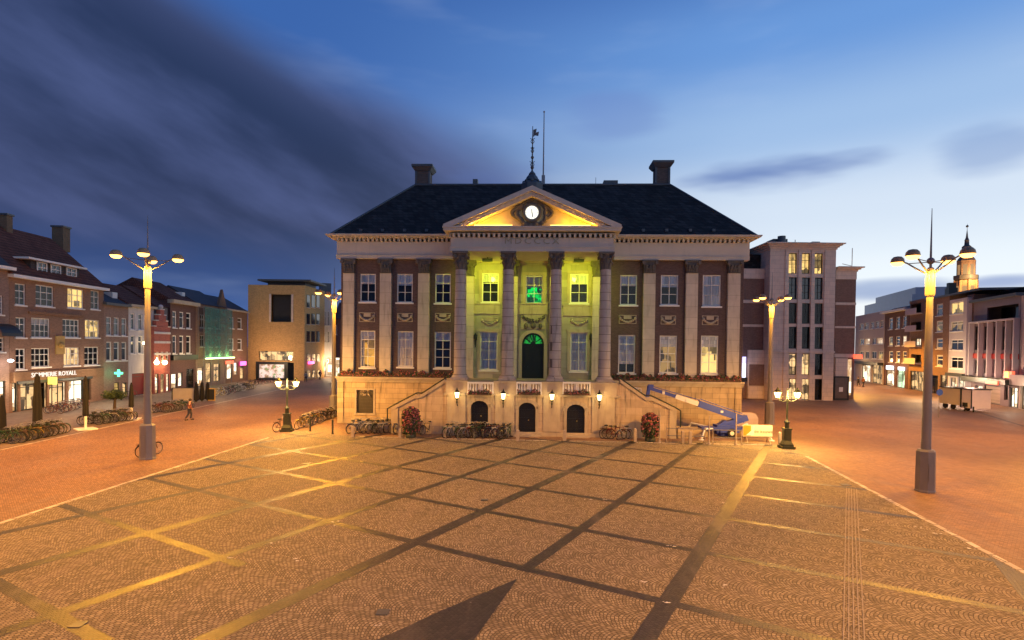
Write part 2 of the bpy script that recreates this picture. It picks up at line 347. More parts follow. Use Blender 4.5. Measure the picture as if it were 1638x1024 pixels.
# ------------------------------------------------------------------ ground
GA = R(90-29.85)      # direction of the paving grid
def ground_mat(name, c1, c2, mortar, bw, bh, ms, arc=0.0, rough=.6, rot=0.0, big=.3, bump=.5, spec=.4, patch=None):
    m = bpy.data.materials.new(name); m.use_nodes = True; t = NT(m.node_tree); p = t.n['Principled BSDF']
    tc = t.new('ShaderNodeTexCoord').outputs['Object']
    mp = t.new('ShaderNodeMapping'); t.l.new(tc, mp.inputs[0]); mp.inputs['Rotation'].default_value = (0,0,rot)
    X = t.xyz(mp.outputs[0]); u, v = X[0], X[1]
    if arc:
        s = t.m('SUBTRACT', t.m('FRACT', t.m('DIVIDE', u, arc)), .5); v = t.m('ADD', v, t.m('MULTIPLY', t.m('MULTIPLY', s, s), arc*1.0))
        wob = t.noise(mp.outputs[0], 1.6, 3); v = t.m('ADD', v, t.m('MULTIPLY', wob, .2)); u = t.m('ADD', u, t.m('MULTIPLY', t.noise(mp.outputs[0], 2.3, 2), .08))
    bt = t.new('ShaderNodeTexBrick'); t.put(bt.inputs['Vector'], t.comb(u, v)); bt.inputs['Scale'].default_value = 1
    bt.inputs['Color1'].default_value = (*c1,1); bt.inputs['Color2'].default_value = (*c2,1); bt.inputs['Mortar'].default_value = (*mortar,1)
    bt.inputs['Brick Width'].default_value = bw; bt.inputs['Row Height'].default_value = bh; bt.inputs['Mortar Size'].default_value = ms; bt.inputs['Mortar Smooth'].default_value = .3
    n1 = t.noise(tc, .12, 5, .6); n2 = t.noise(tc, 1.1, 5, .6); n3 = t.noise(tc, 14.0, 3)
    col = t.mix(t.m('MULTIPLY', t.sstep(n1, .3, .7), big), bt.outputs['Color'], (.5,.5,.5,1), 'MULTIPLY')
    col = t.mix(.5, col, t.mix(n2, (.55,.55,.55,1), (1.5,1.45,1.4,1)), 'MULTIPLY')
    col = t.mix(.25, col, t.mix(n3, (.4,.4,.4,1), (1.7,1.7,1.7,1)), 'MULTIPLY')
    st = t.noise(tc, .55, 6, .7)
    col = t.mix(t.m('MULTIPLY', t.sstep(st, .62, .72), .35), col, (.03,.026,.024,1))
    # scuffs along the traffic direction
    Xo = t.xyz(tc); sk = t.noise(t.comb(t.m('MULTIPLY', Xo[0], 1.1), t.m('MULTIPLY', Xo[1], .16)), 1.0, 5, .6)
    col = t.mix(t.m('MULTIPLY', t.sstep(sk, .5, .72), .28), col, (.26,.2,.16,1))
    sp = t.new('ShaderNodeTexVoronoi'); t.put(sp.inputs['Vector'], tc); sp.inputs['Scale'].default_value = 2.3
    col = t.mix(t.m('MULTIPLY', t.m('SUBTRACT', 1.0, t.sstep(sp.outputs['Distance'], .035, .06)), .5), col, (.4,.38,.35,1))
    t.l.new(col, p.inputs['Base Color']); t.put(p.inputs['Roughness'], t.m('ADD', t.m('MULTIPLY', n2, .25), rough-.12)); p.inputs['Specular IOR Level'].default_value = spec
    bn = t.new('ShaderNodeBump'); bn.inputs['Strength'].default_value = bump; bn.inputs['Distance'].default_value = .012
    t.l.new(t.m('SUBTRACT', t.m('MULTIPLY', n3, .5), bt.outputs['Fac']), bn.inputs['Height']); t.l.new(bn.outputs[0], p.inputs['Normal'])
    MATS[name] = m; return m
G_road = ground_mat('road_clinker', (.225,.13,.075), (.36,.215,.13), (.11,.07,.045), .2, .07, .006, rot=R(45), rough=.6, big=.7, bump=.3, spec=.3)
G_walk = ground_mat('pavement_brick', (.16,.11,.08), (.23,.17,.13), (.08,.06,.05), .3, .3, .01, rot=0, rough=.65, big=.4, bump=.3)
G_cob = ground_mat('square_setts', (.205,.168,.112), (.42,.352,.242), (.105,.082,.056), .105, .09, .012, arc=1.1, rot=-GA, rough=.78, big=.35, bump=.7, spec=.15)
G_strip = ground_mat('dark_setts', (.018,.015,.015), (.05,.04,.037), (.012,.01,.009), .1, .1, .01, rot=-GA, rough=.5, big=.2, bump=1.0, spec=.6)
G_kerb = ground_mat('pale_stone', (.45,.39,.32), (.62,.56,.48), (.12,.1,.08), .5, .6, .03, rough=.7, big=.2, bump=.2)
def sheet(name, pts, z, m):
    mb = MB(); mb.poly([(p[0], p[1], z) for p in pts]); return tag(mb.build(name, m), kind='structure')
sheet('ground', [(-900,-60),(900,-60),(900,1500),(-900,1500)], 0.0, G_road)
kl0, kl1 = gnd(0,837), gnd(430,700); kr0, kr1 = gnd(1290,730), gnd(1638,915)
dl = (kl0-kl1).normalized(); dr = (kr1-kr0).normalized()
plL = [kl1, kl1 + dl*45]; plR = [kr0, kr0 + dr*45]
backL, backR = gnd(470,690), gnd(1255,712)
square = [plL[1], plR[1], plR[0], backR, gnd(1180,706), gnd(850,705), gnd(560,697), backL, plL[0]]
sheet('square', square, .004, G_cob)
def band(name, a, b, wd, z, m):
    a = Vector(a); b = Vector(b); d = (b-a).normalized(); n = Vector((-d.y, d.x, 0))*wd/2
    return sheet(name, [a-n, b-n, b+n, a+n], z, m)
band('square_edging_line', plL[1], plL[0], .2, .008, G_kerb); band('square_edging_line', plR[0], plR[1], .2, .008, G_kerb)
band('square_edging_line', gnd(575,699), gnd(1230,712), .22, .008, G_kerb)
band('road_line', gnd(-60,733), gnd(455,622), .2, .004, G_kerb)
# left pavement beyond the white line
a0, a1 = gnd(-160,756), gnd(455,622)
sheet('pavement', [a0+Vector((-.3,0,0)), a1+Vector((-.3,0,0)), a1+Vector((-20,20,0)), (-60,110,0), (-60,20,0)], .003, G_walk)
band('road_line', gnd(1500,640), gnd(1638,682), .25, .004, mat('dark_gutter', (.05,.035,.03), .6))
# dark paving grid: clipped to the square
gd = Vector((math.sin(R(29.85)), math.cos(R(29.85)), 0)); gn = Vector((-gd.y, gd.x, 0))
def clip(poly, a, n):     # keep the side where (p-a).n >= 0
    out = []
    for i in range(len(poly)):
        p_, q_ = poly[i], poly[(i+1)%len(poly)]; dp, dq = (p_-a).dot(n), (q_-a).dot(n)
        if dp >= 0: out.append(p_)
        if dp*dq < 0: out.append(p_ + (q_-p_)*(dp/(dp-dq)))
    return out
def clipsq(poly):
    sq = [Vector((p_[0], p_[1], 0)) for p_ in [plL[1], plR[1], plR[0], backR, backL, plL[0]]]
    for i in range(len(sq)):
        a, b = sq[i], sq[(i+1)%len(sq)]; n = Vector((-(b-a).y, (b-a).x, 0)).normalized()
        poly = clip(poly, a + n*.16, n)
        if len(poly) < 3: return []
    return poly
P1 = gnd(664.8,868); STEP = 4.08
smb = MB()
for i in range(-9, 9):
    wd = .5 if i % 2 == 0 else .4
    c = P1 + gn*(-i*STEP); 
    if i == -3: c = c
    if i == 3: continue
    s0 = .2 if i == 1 else 60
    pl = clipsq([c - gd*s0 - gn*wd/2, c + gd*60 - gn*wd/2, c + gd*60 + gn*wd/2, c - gd*s0 + gn*wd/2])
    if pl: smb.poly([(p_.x, p_.y, .008) for p_ in pl])
for i in range(-9, 10):
    wd = .34; c = P1 + gd*(i*STEP)
    if i == -1:
        for k0, k1 in ((3.0, 60), (-60, -9.5)):
            pl = clipsq([c + gn*k0 - gd*wd/2, c + gn*k0 + gd*wd/2, c + gn*k1 + gd*wd/2, c + gn*k1 - gd*wd/2])
            if pl: smb.poly([(p_.x, p_.y, .0085) for p_ in pl])
        continue
    pl = clipsq([c - gn*60 - gd*wd/2, c - gn*60 + gd*wd/2, c + gn*60 + gd*wd/2, c + gn*60 - gd*wd/2])
    if pl: smb.poly([(p_.x, p_.y, .0085) for p_ in pl])
smb2 = smb
tag(smb2.build('square_paving_line', G_strip), kind='structure')
sheet('square_paving_line', [gnd(828,926), gnd(758,1024), gnd(740,1060), gnd(520,1060), gnd(640,1008), gnd(700,980)], .0125, G_strip)
# ribbed guide path
G_guide = mat('guide_tile', (.34,.29,.24), .8, .5, 4.0, dirt=.5)
gs = MB(); ga, gb = gnd(1366,1024), gnd(1362,782); dd = (gb-ga).normalized(); nn = Vector((-dd.y, dd.x, 0)); ga = ga - dd*5
for k in range(5):
    o = nn*(k-2)*.1
    gs.slab([(p_.x, p_.y) for p_ in (ga+o+nn*.013, ga+o-nn*.013, gb+o-nn*.013, gb+o+nn*.013)], .0125, .02)
tag(gs.build('guide_path', G_guide), kind='structure')
# drain covers, utility lids in the paving
lid = MB()
for (x_, y_, s_) in ((612,980,.14),(1352,776,.2),(775,800,.14),(125,1000,.14),(490,742,.2)):
    c = gnd(x_, y_); lid.slab([(c.x-s_,c.y-s_),(c.x+s_,c.y-s_),(c.x+s_,c.y+s_),(c.x-s_,c.y+s_)], .0, .022)
tag(lid.build('drain_cover_line', M['lead']), kind='structure')
# litter
lit = MB()
for (x_, y_) in ((372,893),(470,897),(540,842),(1030,932),(1075,875),(965,800),(1160,940),(440,870),(1160,806),(1383,850),(612,1000),(1068,964),(1425,800),(1470,845),(535,836),(940,800),(1500,855),(1555,880)):
    c = gnd(x_, y_)
    for k in range(3):
        u_ = random.uniform(-.15,.15); v_ = random.uniform(-.1,.1); s_ = random.uniform(.03,.08); a_ = random.uniform(0,3)
        q_ = [(c.x+u_+s_*math.cos(a_+j*1.57), c.y+v_+s_*.6*math.sin(a_+j*1.57), .03+.012*(j%2)) for j in range(4)]; lit.poly(q_)
tag(lit.build('litter', mat('paper_scraps', (.7,.68,.62), .8)), 'scraps of pale paper scattered over the paving of the square', 'litter', kind='stuff')
# ------------------------------------------------------------------ city hall
g0 = gnd(540,676.5); xr = atz(1187, 44.0)
H = Frame(g0, xr); W = H.w
ch = H.root('city_hall', 'large neoclassical brick city hall with columned portico, lit pediment clock and slate hip roof', 'city hall')
YW = .6; YC = -3.6; YP = -4.9
zt = H.z(640,603.5,0)        # plinth top
z_ent = H.z(640,415,YW); z_cor0 = H.z(640,388,YW); z_cor1 = H.z(640,376,YW-.6)
uL, uR = H.u(545,YW), H.u(1187.5,YW)
cols = [H.u(x, YC) for x in (736,812,888,967)]
pL0, pL1 = H.u(712,YP), H.u(993,YP)    # perron block
# --- plinth
bw_ = MB()
holes = [(H.u(571,0), H.u(598,0), H.z(585,661,0), H.z(585,624,0))]
wall(bw_, 0, pL0+.3, 0, zt-.42, 0, holes, .3); wall(bw_, pL1-.3, W, 0, zt-.42, 0, [], .3)
bw_.box(0, W, .35, 1.0, 0, zt-.45); bw_.poly([(0,0,0),(0,0,zt-.42),(0,.4,zt-.42),(0,.4,0)]); bw_.poly([(W,0,0),(W,.4,0),(W,.4,zt-.42),(W,0,zt-.42)])
bw_.box(0, .5, -.12, -.001, 0, zt-.42); bw_.box(W-.5, W, -.12, -.001, 0, zt-.42)
bw_.box(-.02, pL0, -.08, -.002, 0, .55)
pl = bw_.build('plinth', M['sand'], ch)
for a, b in ((-.15, pL0+.2), (pL1-.2, W+.15)):
    g = MB(); g.box(a, b, -.3, .5, zt-.14, zt); g.box(a+.08, b, -.18, .4, zt-.26, zt-.14); g.box(a+.14, b, -.08, .3, zt-.42, zt-.26); g.build('ledge', M['sandp'], pl)
a, b, c, d = holes[0]
nb = MB(); nb.box(a+.02, b-.02, .18, .34, c+.02, d-.02)
for i in range(5): nb.box(a+.12, b-.12, .15, .18, c+.2+i*.28, c+.36+i*.28)
nb.build('notice_board', mat('dark_bronze', (.06,.05,.035), .45, .3, 3, metal=.3), ch)
g = MB()
for k in range(60): g.leaf((random.uniform(a+.3,b-.3), random.uniform(0,.12), d-random.uniform(0,.45)), .1)
g.box(a-.14, a-.002, -.06, .02, c, d); g.box(b+.002, b+.14, -.06, .02, c, d); g.box(a-.2,b+.2,-.1,.02,c-.14,c-.002); g.box(a-.14, b+.14, -.06, .02, d+.002, d+.12)
g.build('notice_board_frame', M['sandp'], ch)
MB().box(H.u(544,0), H.u(548,0), -.05, 0.0, H.z(546,650,0), H.z(546,641,0)).build('plaque', M['white'], ch)
# --- wing walls
upL = [(576,601,438,483),(635,660,438,484),(696,721,438,485)]; loL = [(576,600,529,588),(636,661,530,587),(695,721,531,589)]
upR = [(992,1019,440,488),(1057,1085,440,488),(1124,1153,440,490)]; loR = [(989,1016,536,597),(1055,1083,537,597),(1121,1149,537,598)]
def rect(q):
    xc = (q[0]+q[1])/2; ym = (q[2]+q[3])/2
    return (H.u(q[0],YW,ym), H.u(q[1],YW,ym), H.z(xc,q[3],YW), H.z(xc,q[2],YW))
hl = [rect(q) for q in upL+loL]; hr = [rect(q) for q in upR+loR]
pw0, pw1 = cols[0]-.2, cols[3]+.2
mb = MB(); wall(mb, uL, pw0, zt-.05, z_ent, YW, hl); wall(mb, pw1, uR, zt-.05, z_ent, YW, hr)
mb.poly([(uL,YW,0),(uL,YW,z_ent),(uL,24,z_ent),(uL,24,0)]); mb.poly([(uR,YW,0),(uR,24,0),(uR,24,z_ent),(uR,YW,z_ent)]); mb.poly([(uL,24,0),(uL,24,z_ent),(uR,24,z_ent),(uR,24,0)])
mb.build('wall', M['brick'], ch)
M['h1'] = emit('hall_room_dim', (.9,.5,.15), .35, 1.0, 1.4, (.01,.01,.015))
M['green'] = emit('green_lit_room', (.0,1.0,.12), .8, .7, 3.2, (.01,.02,.02))
styles = [dict(back='room', blind=.36), dict(back='room', blind=.4), dict(back='room', blind=.36),
          dict(back='lit2', blind=.25, bl2=[(0,.22)]), dict(back='h1', blind=1.0), dict(back='room', blind=.25)]
for q, s in zip(hl, styles): window(ch, *q, YW, 2, (.36,.68) if q[2] > 7 else (.3,.52,.76), .09, **s)
styles = [dict(back='room', blind=.36), dict(back='room', blind=.4), dict(back='room', blind=1.0),
          dict(back='room', blind=.76), dict(back='h1', blind=.3), dict(back='lit', blind=.3)]
for q, s in zip(hr, styles): window(ch, *q, YW, 2, (.36,.68) if q[2] > 7 else (.3,.52,.76), .09, **s)
# relief panels between storeys
def relief(x0,x1,y0,y1, y=YW):
    xc = (x0+x1)/2; a, b = H.u(x0,y,y0), H.u(x1,y,y0); c, d = H.z(xc,y1,y), H.z(xc,y0,y)
    g = MB(); t_ = .05; g.box(a,b,y-.05,y+.01,c,c+t_); g.box(a,b,y-.05,y+.01,d-t_,d); g.box(a,a+t_,y-.05,y+.01,c+t_,d-t_); g.box(b-t_,b,y-.05,y+.01,c+t_,d-t_)
    g.box(a+(b-a)*.28, b-(b-a)*.28, y-.04, y+.01, c+(d-c)*.55, d-t_-.01)
    n = 9
    for i in range(n):
        s_ = i/(n-1); xx = a+.12+(b-a-.24)*s_; zz = c+(d-c)*(.55-.38*math.sin(math.pi*s_)); g.ball((xx, y-.06, zz), .085+.03*math.sin(math.pi*s_), 7, 5)
    for xx in (a+.1, b-.1): g.ball((xx, y-.05, c+(d-c)*.6), .12, 7, 5, 1.3)
    g.build('relief_panel', M['cap'] if y == YW and x1-x0 > 30 else M['sandp'], ch)
for q in ((575,600,500,515),(636,660,501,515),(696,721,501,515),(990,1018,504,518),(1057,1081,505,519),(1123,1149,505,520)): relief(*q)
# pilasters
def capital(mb, cx, cy, z0, z1, r, square=False, y_back=None):
    h = z1-z0
    if square:
        yb = y_back; mb.frust(cx-r*.9, cx+r*.9, cy, yb, z0+h*.06, z1-h*.12, -r*.18)
        mb.box(cx-r*1.05, cx+r*1.05, cy-.06, yb, z0, z0+h*.06)
        mb.box(cx-r*1.36, cx+r*1.36, cy-r*.38, yb, z1-h*.12, z1)
        for row, (zz, n, hh) in enumerate(((z0+h*.08, 4, h*.3), (z0+h*.34, 3, h*.3))):
            for i in range(n):
                x = cx - r*.78 + 1.56*r*(i+.5)/n
                mb.frust(x-r*.15, x+r*.15, cy-.12-.05*row, cy+.02, zz, zz+hh*.72, .01); mb.box(x-r*.16, x+r*.16, cy-.22-.05*row, cy-.02, zz+hh*.66, zz+hh*.9)
        for sgn in (-1,1):
            mb.lathe([(h*.13,-.12),(h*.13,.12)], (0,0,0), 10) if False else mb.tube((cx+sgn*r*1.08, cy-.25, z1-h*.24), (cx+sgn*r*1.08, cy+.1, z1-h*.24), h*.12, n=10)
    else:
        mb.lathe([(r*.9,0),(r*1.02,h*.05),(r*.9,h*.07),(r*.88,h*.5),(r*1.02,h*.75),(r*1.25,h*.88)], (cx,cy,z0), 20)
        mb.box(cx-r*1.38, cx+r*1.38, cy-r*1.38, cy+r*1.38, z1-h*.12, z1)
        for row, (z_, n, hh, rr) in enumerate(((h*.08,8,h*.34,r*.94),(h*.36,8,h*.3,r*.97))):
            for i in range(n):
                a_ = 2*math.pi*(i+.5*row)/n; c_ = Vector((math.cos(a_), math.sin(a_), 0)); t_ = Vector((-c_.y, c_.x, 0))
                b0 = Vector((cx,cy,z0+z_)) + c_*rr; b1 = b0+Vector((0,0,hh*.8))+c_*.06; b2 = b0+Vector((0,0,hh))+c_*.2; b3 = b0+Vector((0,0,hh*.78))+c_*.24
                ww = r*.28
                for p0, p1, wa, wb in ((b0,b1,ww,ww),(b1,b2,ww,ww*.8),(b2,b3,ww*.8,ww*.5)):
                    mb.poly([p0-t_*wa, p0+t_*wa, p1+t_*wb, p1-t_*wb])
                    mb.poly([p0-t_*wa-c_*.05, p1-t_*wb-c_*.05, p1-t_*wb, p0-t_*wa]); mb.poly([p0+t_*wa, p1+t_*wb, p1+t_*wb-c_*.05, p0+t_*wa-c_*.05])
        for sx_ in (-1,1):
            for sy_ in (-1,1):
                c_ = Vector((sx_, sy_, 0)).normalized(); p_ = Vector((cx,cy,z1-h*.25)) + c_*r*1.42; t_ = Vector((-c_.y, c_.x, 0))
                mb.tube(p_-t_*.08, p_+t_*.08, h*.12, n=10)
                q_ = Vector((cx,cy,z0+h*.5)) + c_*r*.9; mb.tube(q_, p_+Vector((0,0,h*.08)), .05, .06, 5)
M['pil'] = mat('pilaster_stone', (.52,.455,.36), .8, .22, 1.4, (9,.9,.01,(.25,.21,.17)), dirt=.35, bv=.08)
for px, wpx in ((556.6,17.5),(615.7,18),(676.7,18),(1037.4,19),(1105.4,19),(1172.7,19.5)):
    u = H.u(px, YW-.3); r = H.u(px+wpx/2, YW-.3)-u; zc = H.z(px, 438, YW)
    g = MB(); g.box(u-r, u+r, YW-.3, YW+.01, zt+.32, zc); g.box(u-r-.1, u+r+.1, YW-.4, YW+.005, zt, zt+.2); g.box(u-r-.05, u+r+.05, YW-.35, YW+.008, zt+.2, zt+.32)
    o = g.build('pilaster', M['pil'], ch)
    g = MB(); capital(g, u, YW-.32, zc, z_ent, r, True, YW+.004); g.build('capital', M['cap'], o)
# --- portico wall
pwin = [(771,798,437,484),(841,868,441,486),(912,941,438,485),(768,796,531,592),(912,939,532,594)]
ph = [rect(q) for q in pwin]
dz0 = zt+.02; da, db = H.u(835,YW), H.u(870,YW); dzt = H.z(852,533,YW)
mb = MB(); wall(mb, pw0, pw1, zt-.05, H.z(852,404,YC), YW-.06, ph + [(da, db, dz0, dzt)], .28)
rr = (db-da)/2; cxd = (da+db)/2
for s_ in (-1,1):      # arch spandrels
    n = 8; corner = (cxd+s_*rr, YW-.06, dzt)
    for i in range(n):
        t0, t1 = math.pi/2*i/n, math.pi/2*(i+1)/n
        p0 = (cxd+s_*rr*math.cos(t0), YW-.06, dzt-rr+rr*math.sin(t0)); p1 = (cxd+s_*rr*math.cos(t1), YW-.06, dzt-rr+rr*math.sin(t1))
        mb.poly([p0, p1, corner] if s_ < 0 else [p1, p0, corner])
M['pwall'] = mat('portico_stone', (.37,.34,.26), .8, .18, 1.4, (1.4,.6,.008,(.3,.26,.2)), dirt=.2)
pw = mb.build('portico_wall', M['pwall'], ch)
YPW = YW-.06
for q, s in zip(ph, [dict(back='room', blind=.3), dict(back='green', blind=.42), dict(back='room', blind=.32), dict(back='room', blind=.98), dict(back='room', blind=.98)]):
    window(ch, *q, YPW, 2, (.36,.66) if q[2] > 7 else (.27,.5,.75), .1, surround=.24, **s)
tr = MB()
for q in ((757,799,488,503),(828,875,487,503),(900,952,489,505)):
    a = H.u(q[0],YPW); b = H.u(q[1],YPW); c = H.z(850,q[3],YPW); d = H.z(850,q[2],YPW); tr.box(a,b,YPW-.1,YPW+.01,c,d); tr.box(a-.06,b+.06,YPW-.16,YPW+.012,d,d+.1)
tr.box(cols[0], cols[3], YPW-.16, YPW+.01, H.z(850,421,YPW), H.z(850,416,YPW)); tr.box(cols[0], cols[3], YPW-.06, YPW+.01, H.z(850,412,YPW), H.z(850,421,YPW)+.4)
tr.build('string_course', M['sandp'], ch)
for q in ((770,797,508,521),(912,940,508,521)): relief(*q, y=YPW)
# inner pilasters
for cx_ in cols:
    off = .75 if cx_ < cols[1]+1 else -.15 
    for (xx) in ((cx_+ (.1 if cx_ < cols[3]-1 else -.1)),):
        g = MB(); r = .46; zc = H.z(850,432,YC); g.box(xx-r, xx+r, YPW-.35, YPW+.01, zt, zc); o = g.build('pilaster', M['pil'], ch)
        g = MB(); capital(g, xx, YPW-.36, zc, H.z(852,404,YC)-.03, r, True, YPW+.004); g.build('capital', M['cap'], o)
# door
g = MB(); pts = [(da, dz0)] + [(db, dz0)] + [(cxd+rr*math.cos(math.pi*i/12), dzt-rr+rr*math.sin(math.pi*i/12)) for i in range(13)]
g.prism(pts, YW+.2, YW+.28)
M['door'] = mat('dark_green_door', (.008,.012,.009), .35, .3, 3)
o = g.build('door', M['door'], ch)
g = MB()
for s_ in (-1,1):
    for k, (za, zb) in enumerate(((.3,.95),(1.1,1.7),(1.85,2.4))): g.box(cxd+s_*.45-.28, cxd+s_*.45+.28, YW+.17, YW+.199, dz0+za, dz0+zb)
g.box(cxd-.04, cxd+.04, YW+.15, YW+.199, dz0, dzt-.1); g.box(da, db, YW+.15, YW+.199, dzt-rr-.15, dzt-rr)
g.build('door_panel', M['door'], o)
g = MB()
for i in range(5):
    a_ = math.pi*(i+.5)/5; r0, r1 = rr*.25, rr*.85
    g.poly([(cxd+r0*math.cos(a_-.22), YW+.19, dzt-rr+r0*math.sin(a_-.22)),(cxd+r0*math.cos(a_+.22), YW+.19, dzt-rr+r0*math.sin(a_+.22)),(cxd+r1*math.cos(a_+.24), YW+.19, dzt-rr+r1*math.sin(a_+.24)),(cxd+r1*math.cos(a_-.24), YW+.19, dzt-rr+r1*math.sin(a_-.24))])
g.build('fanlight', emit('fanlight_green_reflection', (.0,1,.1), .3, .6, 4.5, (.0,.02,.01)), o)  # green reflections on the fanlight put in as emission
g = MB(); n = 14
for i in range(n):
    t0, t1 = math.pi*i/n, math.pi*(i+1)/n; q_ = [(cxd+r_*math.cos(t_), dzt-rr+r_*math.sin(t_)) for r_, t_ in ((rr,t0),(rr+.3,t0),(rr+.3,t1),(rr,t1))]
    g.prism(q_, YPW-.12, YPW+.01)
g.box(da-.3, da, YPW-.12, YPW+.01, dz0, dzt-rr); g.box(db, db+.3, YPW-.12, YPW+.01, dz0, dzt-rr)
za, zb = dzt+.32, H.z(852,503,YPW)-.03
g.box(cxd-1.0, cxd+1.0, YPW-.05, YPW+.01, za, zb)
g.build('door_surround', M['sandp'], ch)
g = MB()
for i in range(70):
    s_ = random.uniform(-1,1); g.ball((cxd+s_*.95, YPW-.1-random.uniform(0,.08), zb-.12-.35*(1-s_*s_)+random.uniform(-.12,.12)-.02), random.uniform(.05,.1), 6, 4)
for s_ in (-1,1): g.ball((cxd+s_*.6, YPW-.12, za+.25), .16, 8, 6, 1.6)
g.ball((cxd, YPW-.15, za+.3), .22, 8, 6, 1.2); g.build('door_sculpture', M['cap'], ch)
# wall torches by the portico windows
for px in (761,945):
    u, z_ = H.uz(px, 545, YPW); g = MB(); g.tube((u,YPW-.2,z_-.55),(u,YPW-.2,z_+.1),.03,.06); g.lathe([(.05,0),(.13,.1),(.15,.42),(.06,.55),(.02,.65)], (u,YPW-.2,z_), 8); g.tube((u,YPW,z_-.3),(u,YPW-.2,z_-.2),.03); g.build('unlit_wall_lamp', M['iron'], ch)
# --- perron
pz = H.z(852,613,YP)            # platform top
holes = []
for x0,x1,yt,yb in ((754,782,641,688),(831,858,644,697),(908,937,647,698)):
    holes.append((H.u(x0,YP), H.u(x1,YP), H.z((x0+x1)/2, yb, YP), H.z((x0+x1)/2, yt, YP)))
mb = MB(); holes2 = [(a,b,max(c,.12),d) for a,b,c,d in holes]
band_z = H.z(850,636,YP)
wall(mb, pL0, pL1, 0, pz, YP, holes2, .45)
mb.poly([(pL0,YP,0),(pL0,YP,pz),(pL0,0,pz),(pL0,0,0)]); mb.poly([(pL1,YP,0),(pL1,0,0),(pL1,0,pz),(pL1,YP,pz)])
mb.poly([(pL0,YP,pz),(pL1,YP,pz),(pL1,YW,pz),(pL0,YW,pz)])
for a,b,c,d in holes2:
    rr_ = (b-a)/2; cx_ = (a+b)/2
    for s_ in (-1,1):
        n = 6
        for i in range(n):
            t0, t1 = math.pi/2*i/n, math.pi/2*(i+1)/n; k = .8
            p0 = (cx_+s_*rr_*math.cos(t0), YP, d-rr_*k+rr_*k*math.sin(t0)); p1 = (cx_+s_*rr_*math.cos(t1), YP, d-rr_*k+rr_*k*math.sin(t1)); cn = (cx_+s_*rr_, YP, d)
            mb.poly([p0,p1,cn] if s_ < 0 else [p1,p0,cn])
pr = mb.build('perron', M['sand2'], ch)
g = MB(); bz = H.z(850,631,YP)
xs = sorted([H.u(x,YP) for x in (712,722,749,789,826,869,899,945,984,993)])
# pedestals under the columns and ledges between
peds = [(H.u(a,YP), H.u(b,YP)) for a,b in ((714,748),(791,826),(868,900),(946,987))]
for a,b in peds:
    g.box(a,b,YP-.12,YP-.001,bz-.0,pz); g.box(a-.04,b+.04,YP-.17,YP-.001,pz-.0,pz+.12)
    g.box(a+.1,b-.1,YP-.07,YP-.001,.35,bz-.12)
g.box(pL0-.05,pL1+.05,YP-.2,YP-.001,bz-.12,bz); g.box(pL0-.03,pL1+.03,YP-.08,YP-.0015,0,.3)
for a,b,c,d in holes2:
    k = .2; g.box(a-k,a,YP-.06,YP-.002,c,d-.3); g.box(b,b+k,YP-.06,YP-.002,c,d-.3); g.box(a-.35,b+.35,YP-.45,YP-.21,0,.11); g.box(a-.15,b+.15,YP-.2,YP-.081,0.0,.13)
    rr_=(b-a)/2; cx_=(a+b)/2
    for i in range(8):
        t0,t1 = math.pi*i/8+.02, math.pi*(i+1)/8-.02; q_ = [(cx_+r_*math.cos(t_), d-rr_*.8+r_*.8*math.sin(t_)) for r_,t_ in ((rr_,t0),(rr_+.32,t0),(rr_+.32,t1),(rr_,t1))]; g.prism(q_, YP-.06-.02*(i%2), YP-.002)
g.build('perron_trim', M['sandp'], pr)
M['bdoor'] = mat('dark_wooden_door', (.012,.013,.015), .4, .3, 3)
for a,b,c,d in holes2:
    g = MB(); rr_=(b-a)/2; cx_=(a+b)/2
    g.prism([(a,c),(b,c)] + [(cx_+rr_*math.cos(math.pi*i/10), d-rr_*.8+rr_*.8*math.sin(math.pi*i/10)) for i in range(11)], YP+.3, YP+.4)
    for i in range(1,6): g.box(a+(b-a)*i/6-.012, a+(b-a)*i/6+.012, YP+.285, YP+.299, c, d-.3)
    for zz in (.35,1.1,1.7): g.box(a+.05, b-.05, YP+.27, YP+.299, c+zz, c+zz+.07)
    o = g.build('door', M['bdoor'], ch)
    g = MB(); g.ball((cx_+.1, YP+.24, c+1.0), .05, 8, 5); g.build('door_knob', mat('brass', (.5,.38,.15), .3, metal=1), o)
# balustrades with flower boxes
for a,b in ((748.5,790.5),(826.5,867.5),(900.5,945.5)):
    x0, x1 = H.u(a,YP), H.u(b,YP); zb_, zt_ = H.z((a+b)/2,628,YP), H.z((a+b)/2,611,YP); y0 = YP-.02
    g = MB(); g.box(x0,x1,y0-.14,y0+.14,zt_-.13,zt_); g.box(x0,x1,y0-.12,y0+.12,zb_-.12,zb_)
    g.box(x0,x0+.12,y0-.11,y0+.11,zb_,zt_-.13); g.box(x1-.12,x1,y0-.11,y0+.11,zb_,zt_-.13); g.box((x0+x1)/2-.06,(x0+x1)/2+.06,y0-.1,y0+.1,zb_,zt_-.13)
    o = g.build('balustrade', M['white'], ch)
    n = 8; hh = zt_-.13-zb_
    for i in range(n):
        xx = x0+.12+(x1-x0-.24)*(i+.5)/n
        MB().lathe([(.06,0),(.06,.06*hh),(.035,.1*hh),(.085,.35*hh),(.04,.7*hh),(.035,.85*hh),(.06,.92*hh),(.06,hh)], (xx,y0,zb_), 8).build('baluster', M['white'], o)
